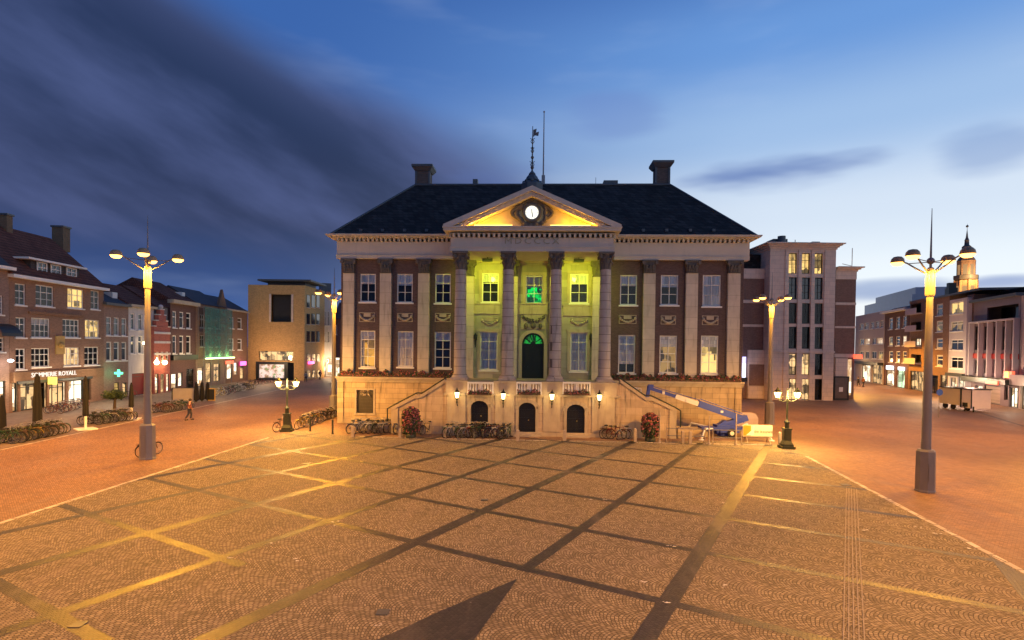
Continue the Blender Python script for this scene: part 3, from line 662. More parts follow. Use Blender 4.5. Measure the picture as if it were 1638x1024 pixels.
# stone columns
z_cb = pz+.12
zce = H.z(850,404,YC); 
for cx_, pxx in zip(cols, (736,812,888,967)):
    r = H.u(pxx+9.9,YC)-H.u(pxx,YC); zc = H.z(pxx,432,YC)
    g = MB(); prof = [(r*1.0,.42)]; hh = zc-z_cb
    n = 12
    for i in range(1,n+1):
        s_ = i/n; prof.append((r*(1-.14*s_**1.6), .42+(hh-.42)*s_))
    g.lathe(prof, (cx_,YC,z_cb), 28); o = g.build('column', M['drum'], ch)
    g = MB(); g.box(cx_-r*1.35,cx_+r*1.35,YC-r*1.35,YC+r*1.35,z_cb,z_cb+.16); g.lathe([(r*1.3,.16),(r*1.34,.22),(r*1.26,.29),(r*1.1,.32),(r*1.1,.34),(r*1.18,.38),(r*1.08,.42)], (cx_,YC,z_cb), 28); g.build('base', M['drum'], o)
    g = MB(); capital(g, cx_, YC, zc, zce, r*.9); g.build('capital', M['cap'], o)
# --- portico entablature and pediment
e0 = H.u(720,YC-.55,390); e1 = H.u(983,YC-.55,390); YE = YC-.5
zc0 = H.z(850,371,YE-.5); zc1 = H.z(850,362,YE-.5)
g = MB(); g.box(e0,e1,YE,YW,zce,zce+.28); g.box(e0-.04,e1+.04,YE-.05,YW+.01,zce+.28,zce+.36); g.box(e0+.05,e1-.05,YE+.04,YW+.02,zce+.36,zc0-.3)
en = g.build('portico_entablature', M['cream'], ch)
def dentils(mb, a, b, y, z0, z1, dep=.16, step=.36):
    n = int((b-a)/step)
    for i in range(n): x = a+(b-a)*(i+.5)/n; mb.box(x-.09,x+.09,y-dep,y,z0,z1)
g = MB(); dentils(g, e0+.1, e1-.1, YE+.04, zc0-.3, zc0-.04, .22)
g.box(e0-.1,e1+.1,YE-.02,YW,zc0-.05,zc0+.02); n = int((-YE)/.36)
for i in range(n):
    y_ = YE+.2+i*.36
    g.box(e0-.13,e0+.05,y_-.09,y_+.09,zc0-.3,zc0-.051); g.box(e1-.05,e1+.13,y_-.09,y_+.09,zc0-.3,zc0-.051)
g.build('dentil_course', M['cream'], en)
YF = YE-.55
f0, f1 = H.u(709,YF,362), H.u(994,YF,362); fa, faz = H.uz(850.5,297,YF); fz = H.z(850,362,YF)
g = MB(); g.box(f0,f1,YF,YW,fz-.3,fz-.1); g.box(f0-.05,f1+.05,YF-.08,YW+.003,fz-.1,fz)
# tympanum base block
g.build('portico_cornice', M['cream'], en)
th = .62     # raking cornice depth
fm = (f0+f1)/2; fa = fm
sl = math.atan2(faz-fz, fm-f0); v_ = th/math.cos(sl)
pd = MB()
for s_, e_ in ((1,f0),(-1,f1)):
    q = [(e_, fz+.004), (e_, fz+.13), (fm, faz), (fm, faz-v_*.5), (e_+s_*v_*.5/math.tan(sl)*.9, fz+.004)]
    if s_ < 0: q = q[::-1]
    pd.prism(q, YF-.08, YF+.9)
    d0 = v_*.5; q2 = [(e_+s_*d0/math.tan(sl), fz+.004),(fm, faz-d0-.004),(fm, faz-v_),(e_+s_*v_/math.tan(sl), fz+.004)]
    if s_ < 0: q2 = q2[::-1]
    pd.prism(q2, YF+.14, YF+.9)
    L = math.hypot(fm-e_, faz-fz); nn_ = int(L/.45)
    for i in range(3, nn_):
        s2 = i/nn_; x = e_+(fm-e_)*s2; z_ = fz+(faz-fz)*s2-d0
        pd.box(x-.08,x+.08,YF+.02,YF+.139,z_-.2,z_-.02) if z_-.2 > fz+.02 else None
pe = pd.build('pediment', M['cream'], ch)
g = MB(); yt_ = YF+.95; g.prism([(f0+1.0,fz+.002),(f1-1.0,fz+.002),(fm,faz-v_*.7)], yt_, yt_+.3)
M['tymp'] = mat('tympanum_plaster', (.5,.42,.28), .8, .15, 1.0, dirt=.15)
g.build('tympanum', M['tymp'], pe)
# roof of the pediment running back into the main roof
g = MB(); g.poly([(f0,YF+.9,fz+.06),(fm,YF+.9,faz-.02),(fm,7.5,faz-.02),(f0,7.5,fz+.06)]); g.poly([(f1,YF+.9,fz+.06),(f1,7.5,fz+.06),(fm,7.5,faz-.02),(fm,YF+.9,faz-.02)])
rf2 = g.build('portico_roof', M['slate'], ch)
# clock
cu, cz = H.uz(850,340,YF+.6); cu = fm; crd = (H.z(850,330,YF+.6)-H.z(850,351,YF+.6))/2
g = MB(); g.ring((cu,YF+.62,cz), crd+.12, .14, 'Y', 28, 8)
ck = g.build('clock', M['lead'], ch)
g = MB(); n = 28; g.prism([(cu+crd*math.cos(2*math.pi*i/n), cz+crd*math.sin(2*math.pi*i/n)) for i in range(n)], YF+.56, YF+.9); g.build('clock_face', emit('clock_face', (1,.97,.85), 1.15), ck)
g = MB()
for i in range(12):
    a_ = 2*math.pi*i/12; p0 = Vector((cu+crd*.78*math.cos(a_),YF+.545,cz+crd*.78*math.sin(a_))); p1 = Vector((cu+crd*.93*math.cos(a_),YF+.545,cz+crd*.93*math.sin(a_))); g.tube(p0,p1,.022,n=4)
g.build('hour_mark', M['dark'], ck)
g = MB(); g.tube((cu,YF+.53,cz),(cu+.05,YF+.53,cz-crd*.7),.035,n=4); g.tube((cu,YF+.53,cz),(cu-.02,YF+.53,cz+crd*.5),.03,n=4); g.build('clock_hand', M['dark'], ck)
g = MB()     # carved cartouche round the clock
for i in range(46):
    a_ = 2*math.pi*i/46; rad = crd+.3+.16*abs(math.sin(2.5*a_)); g.ball((cu+rad*1.18*math.cos(a_), YF+.74, cz-.05+rad*math.sin(a_)), random.uniform(.12,.2), 7, 5)
for s_ in (-1,1):
    for i in range(14):
        k = i/13; g.ball((cu+s_*(crd+.45+.55*math.sin(k*3)), YF+.76, cz+crd*1.0-k*crd*1.9), .17-.05*k, 7, 5)
for i in range(8): g.ball((cu+random.uniform(-.25,.25), YF+.72, cz+crd+.5+random.uniform(-.1,.25)), .13, 7, 5)
g.prism([(cu-crd-.5,fz+.004),(cu+crd+.5,fz+.004),(cu+crd*.7,fz+.55),(cu-crd*.7,fz+.55)], YF+.66, YF+.94)
g.build('clock_cartouche', M['cap'], ck)
# flood lamps lying on the pediment cornice
for xa, xb in ((758,820),(880,945)):
    a, b = H.u(xa,YF+.25,360), H.u(xb,YF+.25,360)
    g = MB(); g.box(a,b,YF+.16,YF+.3,fz+.002,fz+.1); o = g.build('strip_light', M['white'], ch)
    g = MB(); g.box(a+.02,b-.02,YF+.18,YF+.28,fz+.102,fz+.13); g.build('strip_light_tube', emit('amber_tube', (1,.62,.12), 6), o)
    for k in range(3):
        l = light('strip_light_glow', (a+(b-a)*(k+.5)/3+(-.6 if xa < 800 else .6), YF+.2, fz+.22), 56, (1,.43,.02), .06, o)
g = text('MDCCCX', 'inscription', mat('dull_gold', (.35,.3,.2), .4, metal=.4), ch, ((e0+e1)/2, YE+.03, H.z(850,386,YE)), .62, extrude=.05, space=1.35, sx=1.25)
# --- wing entablature
for a, b in ((uL-.28, e0+.3), (e1-.3, uR+.28)):
    g = MB(); d_ = MB(); g.box(a,b,YW-.42,YW+.3,z_ent,z_ent+.22); g.box(a-.03,b,YW-.46,YW+.3,z_ent+.22,z_ent+.29); g.box(a+.04,b,YW-.38,YW+.3,z_ent+.29,z_cor0)
    L, R_ = (a < 5), (a > 5)
    ex = .65
    a2, b2 = (a-ex if L else a), (b+ex if R_ else b)
    g.box(a2+.3 if L else a2, b2-.3 if R_ else b2, YW-.75, YW+.3, z_cor0+.24, z_cor0+.34)
    g.box(a2, b2, YW-1.05, YW+.3, z_cor0+.34, z_cor1-.08); g.box(a2-.06 if L else a2, b2+.06 if R_ else b2, YW-1.12, YW+.3, z_cor1-.08, z_cor1)
    dentils(d_, a, b, YW-.38, z_cor0, z_cor0+.239, .22)
    en2 = g.build('entablature', M['cream'], ch); d_.build('dentil_course', M['cream'], en2)
for xx in (uL-.93, uR+.28): g = MB(); g.box(xx, xx+.65, YW+.3, 24, z_cor0+.34, z_cor1); g.build('side_cornice', M['cream'], ch)
# --- main roof
D = 6.0; yE = YW-.75; rx0, rz = H.uz(664,296,YW+D); rx1 = H.u(1072,YW+D,296)
q0, q1 = uL-.7, uR+.7; yB = 24.5; ze = z_cor1+.004
g = MB(); g.poly([(q0,yE,ze),(q1,yE,ze),(rx1,YW+D,rz),(rx0,YW+D,rz)]); g.poly([(q0,yB,ze),(q0,yE,ze),(rx0,YW+D,rz),(rx0,yB-D,rz)]); g.poly([(q1,yE,ze),(q1,yB,ze),(rx1,yB-D,rz),(rx1,YW+D,rz)])
g.poly([(q1,yB,ze),(q0,yB,ze),(rx0,yB-D,rz),(rx1,yB-D,rz)]); g.poly([(rx0,YW+D,rz),(rx1,YW+D,rz),(rx1,yB-D,rz),(rx0,yB-D,rz)])
rf = g.build('roof', M['slate'], ch)
g = MB(); A_ = [(q0,yE,ze),(q1,yE,ze),(rx1,YW+D,rz),(rx0,YW+D,rz)]
g.tube(A_[0],A_[3],.1); g.tube(A_[1],A_[2],.1); g.tube(A_[3],A_[2],.12); g.build('ridge_lead', M['lead'], rf)
def chimney(xc, y, wd, z0, z1):
    g = MB(); g.box(xc-wd/2, xc+wd/2, y, y+wd, z0, z1-.55); g.build('chimney', mat('chimney_brick', (.11,.075,.06), .85, .3, 2, (.22,.07,.01,(.12,.1,.09))), rf)
    g = MB(); k = .06
    g.box(xc-wd/2-k, xc+wd/2+k, y-k, y+wd+k, z0-.2, z0+.25); g.box(xc-wd/2-k, xc-wd/2+.12, y-k, y+.1, z0+.25, z1-.55); g.box(xc+wd/2-.12, xc+wd/2+k, y-k, y+.1, z0+.25, z1-.55)
    g.frust(xc-wd/2-.08, xc+wd/2+.08, y-.08, y+wd+.08, z1-.55, z1-.2, -.24); g.box(xc-wd/2-.34, xc+wd/2+.34, y-.34, y+wd+.34, z1-.2, z1); g.build('chimney_cap', M['lead'], rf)
yc_ = YW+D+.2
for xa, xb, yt in ((665,687,264),(1049,1071,258)):
    a, b = H.u(xa,yc_,280), H.u(xb,yc_,280); chimney((a+b)/2, yc_, b-a, rz-.3, H.z((xa+xb)/2, yt, yc_))
g = MB()
for px, py, w_ in ((761,289,.45),(976,291,1.3)): u_, z_ = H.uz(px,py,yc_+.5); g.box(u_-w_/2,u_+w_/2,yc_,yc_+.8,rz-.2,z_)
g.tube((H.u(953,yc_,290),yc_,rz),(H.u(953,yc_,290),yc_,H.z(953,284,yc_)),.02); g.build('roof_vent', M['lead'], rf)
g = MB()
for i in range(4):
    for (xa, xb) in ((560,700),(1010,1160)):
        u_, z_ = H.uz(xa+(xb-xa)*(i+.5)/4, 369, yE+.5); g.box(u_-.12,u_+.12,yE+.35,yE+.7,z_-.1,z_+.12)
g.build('roof_hook', M['lead'], rf)
# turret, weather vane, flagpole
tu, tz = H.uz(851,296,YW+3.2); ty = YW+3.2
g = MB(); zz0 = faz-.4
def TZ(py): return H.z(851,py,ty)
g.lathe([(1.0,zz0),(1.0,TZ(296)),(.75,TZ(292)),(.55,TZ(290)),(.62,TZ(289)),(.5,TZ(284)),(.3,TZ(280)),(.33,TZ(279)),(.2,TZ(276)),(.1,TZ(274))], (tu,ty,0), 8, math.pi/8, sm=False)
for i in range(8): a_ = math.pi/4*i; g.ball((tu+.72*math.cos(a_), ty+.72*math.sin(a_), TZ(292)), .15, 6, 5)
tt = g.build('turret', M['lead'], ch)
g = MB(); g.tube((tu,ty,TZ(276)),(tu,ty,TZ(202)),.08,.03)
for py, r_ in ((268,.1),(252,.09),(237,.07)): g.ball((tu,ty,TZ(py)), r_*1.6, 8, 6)
for py, s_ in ((263,.5),(241,.38),(226,.45)):
    z_ = TZ(py)
    for k in (-1,1):
        pts = [Vector((tu+k*s_*.25*math.sin(a/8*math.pi*1.3)*2*(.3+a/10), ty, z_-.25+.5*a/8)) for a in range(9)]; g.path(pts, .03, 4); g.path([Vector((tu, ty+ (p_.x-tu), p_.z)) for p_ in pts], .03, 4)
z_ = TZ(213); vb = [(tu+.05,z_+.28),(tu+.35,z_+.38),(tu+.3,z_+.05),(tu+.55,z_+.12),(tu+.5,z_-.25),(tu+.2,z_-.2),(tu+.05,z_-.35)]; g.prism(vb[::-1], ty-.02, ty+.02)
g.build('weather_vane', M['lead'], tt)
fy = YW+D+1.0; fu = H.u(869.5,fy,250)
g = MB(); g.box(fu-.16,fu+.16,fy-.16,fy+.16,rz-.2,H.z(869,281,fy)); g.tube((fu,fy,H.z(869,281,fy)),(fu,fy,H.z(869,180,fy)),.07,.04,8); g.ball((fu,fy,H.z(869,179,fy)),.09); g.build('flagpole', mat('pole_paint', (.25,.25,.26), .5), ch)
# --- stairs at both sides of the perron
def stair(side):
    pp = [(712,612),(673,637),(664,637),(626,657)] if side < 0 else [(992,612),(1033,641),(1043,641),(1082,660)]
    P = [H.uz(x,y,YP+.1) for x,y in pp]; xe = P[-1][0]
    g = MB(); y0, y1 = YP+.1, YP+.42
    poly = [(P[0][0],0)] + P + [(xe,0)]
    if side > 0: poly = poly[::-1]
    g.prism(poly, y0, y1)
    tr_ = MB()
    for (a,b) in zip(P, P[1:]):
        q = [(a[0],a[1]+.002),(b[0],b[1]+.002),(b[0],b[1]+.24),(a[0],a[1]+.24)]
        if side > 0: q = q[::-1]
        tr_.prism(q, y0-.1, y1+.06)
    tr_.box(min(xe, xe-side*.5), max(xe, xe-side*.5), y0-.08, y1+.06, 0, P[-1][1]+.17)
    o = g.build('stair_parapet', M['sand2'], ch); tr_.build('coping', M['sandp'], o)
    s = MB(); n = 22; x0 = P[0][0]; xb = xe+side*.3
    for i in range(n):
        za = (pz-.05)*(1-(i+.5)/n); xa = x0+(xb-x0)*i/n; xbb = x0+(xb-x0)*(i+1)/n; s.box(min(xa,xbb),max(xa,xbb),y1,-.31,0,max(.05,za))
    s.build('stair', M['sandp'], ch)
    # iron rail
    r = MB(); ry = y1+.14; hr = .34
    top = [Vector((a[0],ry,a[1]+hr)) for a in P]
    r.path(top, .055, 6)
    for a, b in zip(P, P[1:]):
        L = abs(b[0]-a[0]); n = max(1,int(L/.28))
        for i in range(n):
            k = i/n; xx = a[0]+(b[0]-a[0])*k; zz = a[1]+(b[1]-a[1])*k; r.tube((xx,ry,zz-.3),(xx,ry,zz+hr),.013,n=4)
    e = Vector((xe+side*.42, ry, 0)); r.path([top[-1], Vector((e.x,ry,P[-1][1]+hr-.25)), e], .05, 6)
    r.build('stair_railing', M['iron'], ch)
    # low wall blocks at the foot
    f_ = MB(); 
    for i in range(2): 
        xx = xe+side*(.7+i*1.3); f_.box(xx-.55, xx+.55, y0+.1+i*.9, y0+1.2+i*.9, 0, .75-.15*i)
    f_.build('stair_foot_block', M['sand'], ch)
stair(-1); stair(1)
# flower boxes on the plinth ledge
M['leaf'] = mat('dark_leaves', (.05,.08,.03), .6, .5, 9); M['leaf2'] = mat('mid_leaves', (.08,.12,.04), .6, .5, 9)
M['bloom'] = mat('red_blooms', (.42,.1,.1), .6, .5, 14); M['bloom2'] = mat('pink_blooms', (.55,.2,.2), .6, .4, 14)
def flowers(name, fr, x0, x1, y0, y1, z0, z1, n, label, cat='flower box', group=None, s=.09, box=True):
    rt = empty(name, fr.world((x0+x1)/2, (y0+y1)/2, z0), fr.a, label, cat, group); hx = (x1-x0)/2; hy = (y1-y0)/2; h = z1-z0
    if box: MB().box(-hx,hx,-hy,hy,0,h*.4).build('planter', mat('brown_planter', (.09,.05,.035), .7), rt)
    for nm, mt, k in (('foliage','leaf',.38),('foliage','leaf2',.12),('blossom','bloom',.34),('blossom','bloom2',.16)):
        g = MB()
        for i in range(int(n*k)):
            x = random.uniform(-hx,hx); top = h*(.75+.35*math.sin(x*3.1+z0)*math.cos(x*7.3)); g.leaf((x, random.gauss(-hy*.2,hy*.7), random.uniform(h*.15, max(top,.2))), s if nm == 'foliage' else s*.75)
        g.build(nm, M[mt], rt)
for (a, b, nm) in ((0.1, pL0-.1, 'long row of red geraniums on the plinth ledge left of the steps'), (pL1+.1, W-.1, 'long row of red geraniums on the plinth ledge right of the steps')):
    flowers('flower_box', H, a, b, -.2, .22, zt, zt+.58, 4200, nm, group='flower boxes on the city hall', s=.09)
for (a,b,nm) in ((748.5,790.5,'red flower box hanging below the left white balustrade'),(826.5,867.5,'red flower box hanging below the middle white balustrade'),(900.5,945.5,'red flower box hanging below the right white balustrade')):
    x0, x1 = H.u(a,YP), H.u(b,YP); zb_ = H.z((a+b)/2,631,YP)
    flowers('flower_box', H, x0+.1, x1-.1, YP-.5, YP-.2, zb_, zb_+.42, 380, nm, group='flower boxes on the city hall', s=.07)
# wall lanterns
for px, py in ((731,632),(805,634),(883,635),(959,636)):
    u, z_ = H.uz(px, py, YP-.45); yy = YP-.45
    g = MB(); g.lathe([(.03,-.62),(.07,-.5),(.03,-.4),(.1,-.28),(.13,-.22)], (u,yy,z_), 8); g.lathe([(.2,.2),(.17,.28),(.06,.38),(.03,.5),(.01,.55)], (u,yy,z_), 8)
    g.path([(u,YP,z_-.75),(u,YP-.25,z_-.8),(u,yy,z_-.6)], .03)
    for k in range(6): a_ = math.pi/3*k; g.tube((u+.12*math.cos(a_),yy+.12*math.sin(a_),z_-.22),(u+.19*math.cos(a_),yy+.19*math.sin(a_),z_+.2),.012,n=4)
    o = g.build('wall_lantern', M['iron'], ch)
    MB().lathe([(.1,-.2),(.165,.19)], (u,yy,z_), 6, sm=False).build('lantern_glass', M['lant'], o)
    light('wall_lantern_light', (u,yy-.26,z_), 55, (1,.6,.2), .12, o)
# green-yellow floods behind the columns, on top of the string course
for i,px in enumerate((748,800,905,955)):
    u = H.u(px, -2.2); 
    zz = H.z(850,416,-2.2)
for cxx in ((cols[0]+cols[1])/2, (cols[2]+cols[3])/2):
    g = MB(); zz = zce-.35; g.box(cxx-.4,cxx+.4,-1.6,-1.2,zz,zz+.22); g.tube((cxx,-1.4,zz+.22),(cxx,-1.4,zce),.03); o = g.build('flood_lamp', M['dark'], ch)
    light('flood_lamp_light', (cxx,-2.8,zz-.7), 540, (.9,1,.03), .2, o, 'SPOT', (R(64),0,0), R(140), .8)
# ceiling beams of the portico
MB().box(e0+.1,e1-.1,YE+.1,YPW,zce+.02,zce+.06).build('portico_ceiling', M['cream'], ch)
# ------------------------------------------------------------------ street lamps
M['galv'] = mat('painted_steel_pole', (.2,.19,.2), .5, .2, 2.0, metal=.2, dirt=.2)
M['hood'] = mat('lamp_hood', (.4,.24,.12), .45, .15, 2.0, metal=.2)
def street_lamp(p, label, hgt=11.2, phi=26, power=24000, head=1.43):
    rt = empty('street_lamp', p, 0, label, 'street lamp', 'tall four-armed street lamps')
    g = MB(); g.lathe([(.42,0),(.42,.06),(.4,.1),(.38,1.86),(.32,1.95)], n=8, a0=math.pi/8, sm=False); g.box(-.13,.13,-.39,-.37,.5,1.3); g.build('base', M['galv'], rt)
    g = MB(); g.lathe([(.2,1.9),(.165,6.0),(.13,hgt-1.9),(.13,hgt-1.85)], n=16); g.build('pole', M['galv'], rt)
    g = MB(); g.lathe([(.17,hgt-1.9),(.19,hgt-1.85),(.19,hgt-.85),(.15,hgt-.7),(.1,hgt-.6)], n=16); g.build('collar', M['galv'], rt)
    g = MB(); g.tube((0,0,hgt-.7),(0,0,hgt+2.1),.055,.012,8); g.ball((0,0,hgt-.3),.16); g.build('mast', M['galv'], rt)
    for k in range(4):
        a = R(phi+90*k); c = Vector((math.cos(a), math.sin(a), 0))
        pts = [Vector((0,0,hgt-.9))+c*.12, Vector((0,0,hgt-.55))+c*(head*.45), Vector((0,0,hgt-.28))+c*(head*.7), Vector((0,0,hgt-.08))+c*head]
        g = MB(); g.path(pts, .035, 8); g.path([Vector((0,0,hgt-.35))+c*.12, Vector((0,0,hgt-.3))+c*head*.7], .02, 5); arm = g.build('arm', M['galv'], rt)
        q = c*head; g = MB(); g.lathe([(.29,hgt-.2),(.29,hgt-.14),(.26,hgt-.02),(.17,hgt+.08),(.03,hgt+.11)], (q.x,q.y,0), 16, caps=False); g.build('lamp_hood', M['hood'], arm)
        g = MB(); g.lathe([(.02,hgt-.36),(.16,hgt-.34),(.25,hgt-.27),(.285,hgt-.18),(.02,hgt-.165)], (q.x,q.y,0), 14, caps=False); g.build('lamp_glass', M['bulb'], arm)
        light('street_lamp_light', (q.x, q.y, hgt-.42), power/4, SOD, .14, arm, 'SPOT', (0,0,0), R(164), .45)
    return rt
lamps = [street_lamp(gnd(236,734), 'tall grey street lamp with glowing heads at the left edge of the square', 11.3, power=30000),
 street_lamp(gnd(1479.5,786), 'tall grey street lamp with glowing heads at the right edge of the square', 10.9),
 street_lamp(atz(534,49.5), 'tall street lamp standing just beside the left corner of the city hall', 11.2, 40, 34000),
 street_lamp(atz(1233,48.0), 'tall street lamp between the blue lift and the pale stone tower', 11.1, 35),
 street_lamp((-19.5,3.5,0), 'tall street lamp added out of the picture at the near left corner of the square', 11.2, 30),  # unseen lamp added to light the near left paving
 street_lamp((43,39,0), 'tall street lamp assumed out of the picture beside the right row of shops', 11.2, 15, 24000),  # unseen, assumed from the bright right street and trailer
 street_lamp(atz(1338,96), 'assumed street lamp in the side street behind the stone tower', 11.2, 15, 36000),  # hidden lamp assumed from the orange light beside the tower
 street_lamp((-40,27,0), 'tall street lamp added out of the picture before the left houses', 11.2, 15),  # not seen, added to brighten the left houses
 street_lamp((16.5,-2.5,0), 'tall street lamp added out of the picture at the near right corner of the square', 11.2, 20)]  # added out of view as extra light for the foreground square
# ------------------------------------------------------------------ old double lanterns
def double_lantern(p, label, rz, power=1500):
    rt = empty('double_lantern', p, rz, label, 'lantern', 'old cast iron double lanterns')
    g = MB(); g.box(-.42,.42,-.42,.42,0,.16); g.box(-.33,.33,-.33,.33,.16,.3); g.frust(-.3,.3,-.3,.3,.3,.52,.08); g.box(-.22,.22,-.22,.22,.52,1.25); g.box(-.26,.26,-.26,.26,1.25,1.33)
    for s in (-1,1): g.box(-.15,.15,s*.23-.012,s*.23+.012,.6,1.18); g.box(s*.23-.012,s*.23+.012,-.15,.15,.6,1.18)
    g.build('base', M['iron'], rt)
    g = MB(); g.lathe([(.15,1.33),(.13,1.6),(.17,1.68),(.17,1.75),(.08,1.8),(.06,2.0),(.055,3.2),(.1,3.24),(.05,3.3),(.04,3.75),(.07,3.8),(.01,3.95)], n=12); g.build('pole', M['iron'], rt)
    for s in (-1,1):
        g = MB(); g.path([Vector((0,0,3.22)), Vector((s*.2,0,3.08)), Vector((s*.45,0,3.12)), Vector((s*.62,0,3.28))], .028); g.path([Vector((0,0,3.35)), Vector((s*.3,0,3.4)), Vector((s*.5,0,3.25))], .018); arm = g.build('arm', M['iron'], rt)
        g = MB(); g.lathe([(.08,3.26),(.13,3.32)], (s*.62,0,0), 6, sm=False); g.lathe([(.27,3.68),(.22,3.76),(.1,3.86),(.08,3.92),(.02,4.0)], (s*.62,0,0), 6, sm=False)
        for k in range(6): a = math.pi/3*k; g.tube((s*.62+.13*math.cos(a),.13*math.sin(a),3.32),(s*.62+.26*math.cos(a),.26*math.sin(a),3.68),.014,n=4)
        g.build('lantern_cage', M['iron'], arm)
        g = MB(); g.lathe([(.11,3.325),(.235,3.675)], (s*.62,0,0), 6, sm=False); g.build('lantern_glass', M['lant'], arm)
        light('lantern_light', (s*.62,-.38,3.45), power/4, (1,.6,.2), .16, arm); light('lantern_light', (s*.62,.38,3.45), power/4, (1,.6,.2), .16, arm)
double_lantern(gnd(459,690), 'dark iron double lantern with two bright heads left of the city hall', .15)
double_lantern(gnd(1258,717), 'dark iron double lantern with two bright heads right of the blue lift', -.1)
# ------------------------------------------------------------------ bicycles
BC = {'black':(.015,.015,.017), 'dark blue':(.02,.03,.08), 'red':(.2,.02,.02), 'yellow':(.4,.28,.03), 'silver':(.35,.35,.36), 'green':(.03,.09,.04), 'white':(.5,.5,.48), 'brown':(.12,.07,.04)}
M['rub'] = mat('tyre_rubber', (.02,.02,.02), .8); M['rim'] = mat('steel_rim', (.35,.34,.33), .35, metal=.7)
def make_bike(colour):
    m = mat('bicycle_paint_'+colour.replace(' ','_'), BC[colour], .4, .2, 5)
    rt = empty('bicycle', (0,0,0))
    for x in (-.53,.53):
        g = MB(); g.ring((x,0,.34),.31,.012,'Y',18,4); 
        for k in range(8): a = math.pi*k/8; g.tube((x+.31*math.cos(a),0,.34+.31*math.sin(a)),(x-.31*math.cos(a),0,.34-.31*math.sin(a)),.004,n=3)
        wh = g.build('wheel', M['rim'], rt); g = MB(); g.ring((x,0,.34),.33,.024,'Y',18,5); g.build('tyre', M['rub'], wh)
    g = MB(); bb = (-.1,0,.3); st = (-.22,0,.78); hd = (.36,0,.85); h2 = (.4,0,.68)
    for a, b in ((bb,st),(st,hd),(bb,h2),(hd,h2),(h2,(.53,0,.34)),(bb,(-.53,0,.34)),(st,(-.53,0,.34)),(st,(-.25,0,.88))): g.tube(a,b,.021,n=5)
    for x in (-.53,.53):
        for k in range(5): a0, a1 = R(30+28*k), R(30+28*(k+1)); g.tube((x+.37*math.cos(a0),0,.34+.37*math.sin(a0)),(x+.37*math.cos(a1),0,.34+.37*math.sin(a1)),.02,n=4)
    g.box(-.78,-.36,-.06,.06,.72,.75); g.tube((-.7,0,.73),(-.56,0,.36),.01,n=4); g.tube((-.1,-.06,.3),(-.1,-.06,.16),.012,n=4); g.box(-.15,-.05,-.13,-.05,.13,.16)
    g.build('frame', m, rt)
    g = MB(); g.frust(-.38,-.12,-.09,.09,.88,.95,.02); g.build('saddle', M['rub'], rt)
    g = MB(); g.path([Vector((.14,-.29,1.02)),Vector((.3,-.24,1.04)),Vector((.34,0,1.0)),Vector((.3,.24,1.04)),Vector((.14,.29,1.02))], .014, 5); g.tube((.36,0,.84),(.34,0,1.0),.018,n=5); g.build('handlebar', M['rim'], rt)
    return rt
def far_bike(colour):
    m = mat('bicycle_paint_'+colour.replace(' ','_'), BC[colour], .4, .2, 5)
    g = MB()
    for x in (-.53,.53): g.ring((x,0,.34),.32,.026,'Y',12,4)
    for a, b in (((-.1,0,.3),(-.22,0,.88)),((-.22,0,.78),(.36,0,.85)),((-.1,0,.3),(.4,0,.7)),((.34,0,1.0),(.53,0,.34)),((-.1,0,.3),(-.53,0,.34)),((-.22,0,.78),(-.53,0,.34)),((.3,-.28,1.02),(.3,.28,1.02))): g.tube(a,b,.022,n=4)
    g.box(-.36,-.12,-.08,.08,.88,.94); return g.build('bicycle', m)
PROTO = {}; FPROTO = {}; USED = set()
ORD = ['first','second','third','fourth','fifth','sixth','seventh','eighth','ninth','tenth','eleventh','twelfth','thirteenth','fourteenth','fifteenth','sixteenth','seventeenth','eighteenth','nineteenth','twentieth','21st','22nd','23rd','24th','25th','26th']
def bikes(p0, p1, n, ang, phrase, group, cols, far=False, jit=.2):
    p0 = Vector(p0); p1 = Vector(p1)
    for i in range(n):
        c = random.choice(cols); D_ = FPROTO if far else PROTO
        if c not in D_: D_[c] = far_bike(c) if far else make_bike(c); o = D_[c]
        else: o = copy_tree(D_[c])
        k = (i+.5)/n; p = p0 + (p1-p0)*k; o.location = (p.x+random.uniform(-.12,.12), p.y+random.uniform(-.2,.2), .012)
        o.rotation_euler = (R(random.uniform(-9,9)), 0, ang + random.uniform(-jit,jit) + (math.pi if random.random() < .3 else 0))
        tag(o, f'{c} bicycle, {ORD[i]} from the left {phrase}', 'bicycle', group)
dk = ['black','dark blue','black','green','silver','brown','black','red']
bikes(gnd(6,711), gnd(88,694), 22, .25, 'in the packed row, far left', 'bicycles parked by the left road', ['brown','black','yellow','green','brown'])
bikes(gnd(142,680), gnd(204,672), 15, .3, 'in the rack between two white-based parasols', 'bicycles parked by the left road', dk)
bikes(gnd(251,661), gnd(298,654), 12, .3, 'in the rack right of the left street lamp', 'bicycles parked by the left road', dk)
bikes(gnd(82,663), gnd(130,652), 9, .6, 'before the large brick house shop', 'bicycles before the left houses', ['red','brown','silver','dark blue'], far=True, jit=.5)
bikes(gnd(168,640), gnd(206,634), 6, .6, 'before the green cross sign', 'bicycles before the left houses', dk, far=True, jit=.5)
bikes(gnd(345,634), gnd(400,622), 15, .5, 'along the kerb before the netted house', 'bicycles before the left houses', dk+['white','yellow'], far=True, jit=.6)
bikes(gnd(403,617), gnd(440,611), 8, .5, 'before the tan block', 'bicycles before the left houses', dk, far=True, jit=.6)
bikes(gnd(480,686), gnd(532,668), 12, 1.2, 'in the rack behind the left double lantern', 'bicycles near the city hall', dk+['yellow','white'])
bikes(gnd(563,692), gnd(645,692), 17, 1.1, 'at the foot of the left flight of steps', 'bicycles near the city hall', dk+['silver','white','silver'])
bikes(gnd(655,694), gnd(688,694), 6, .9, 'behind the left flower tower', 'bicycles near the city hall', dk+['white'])
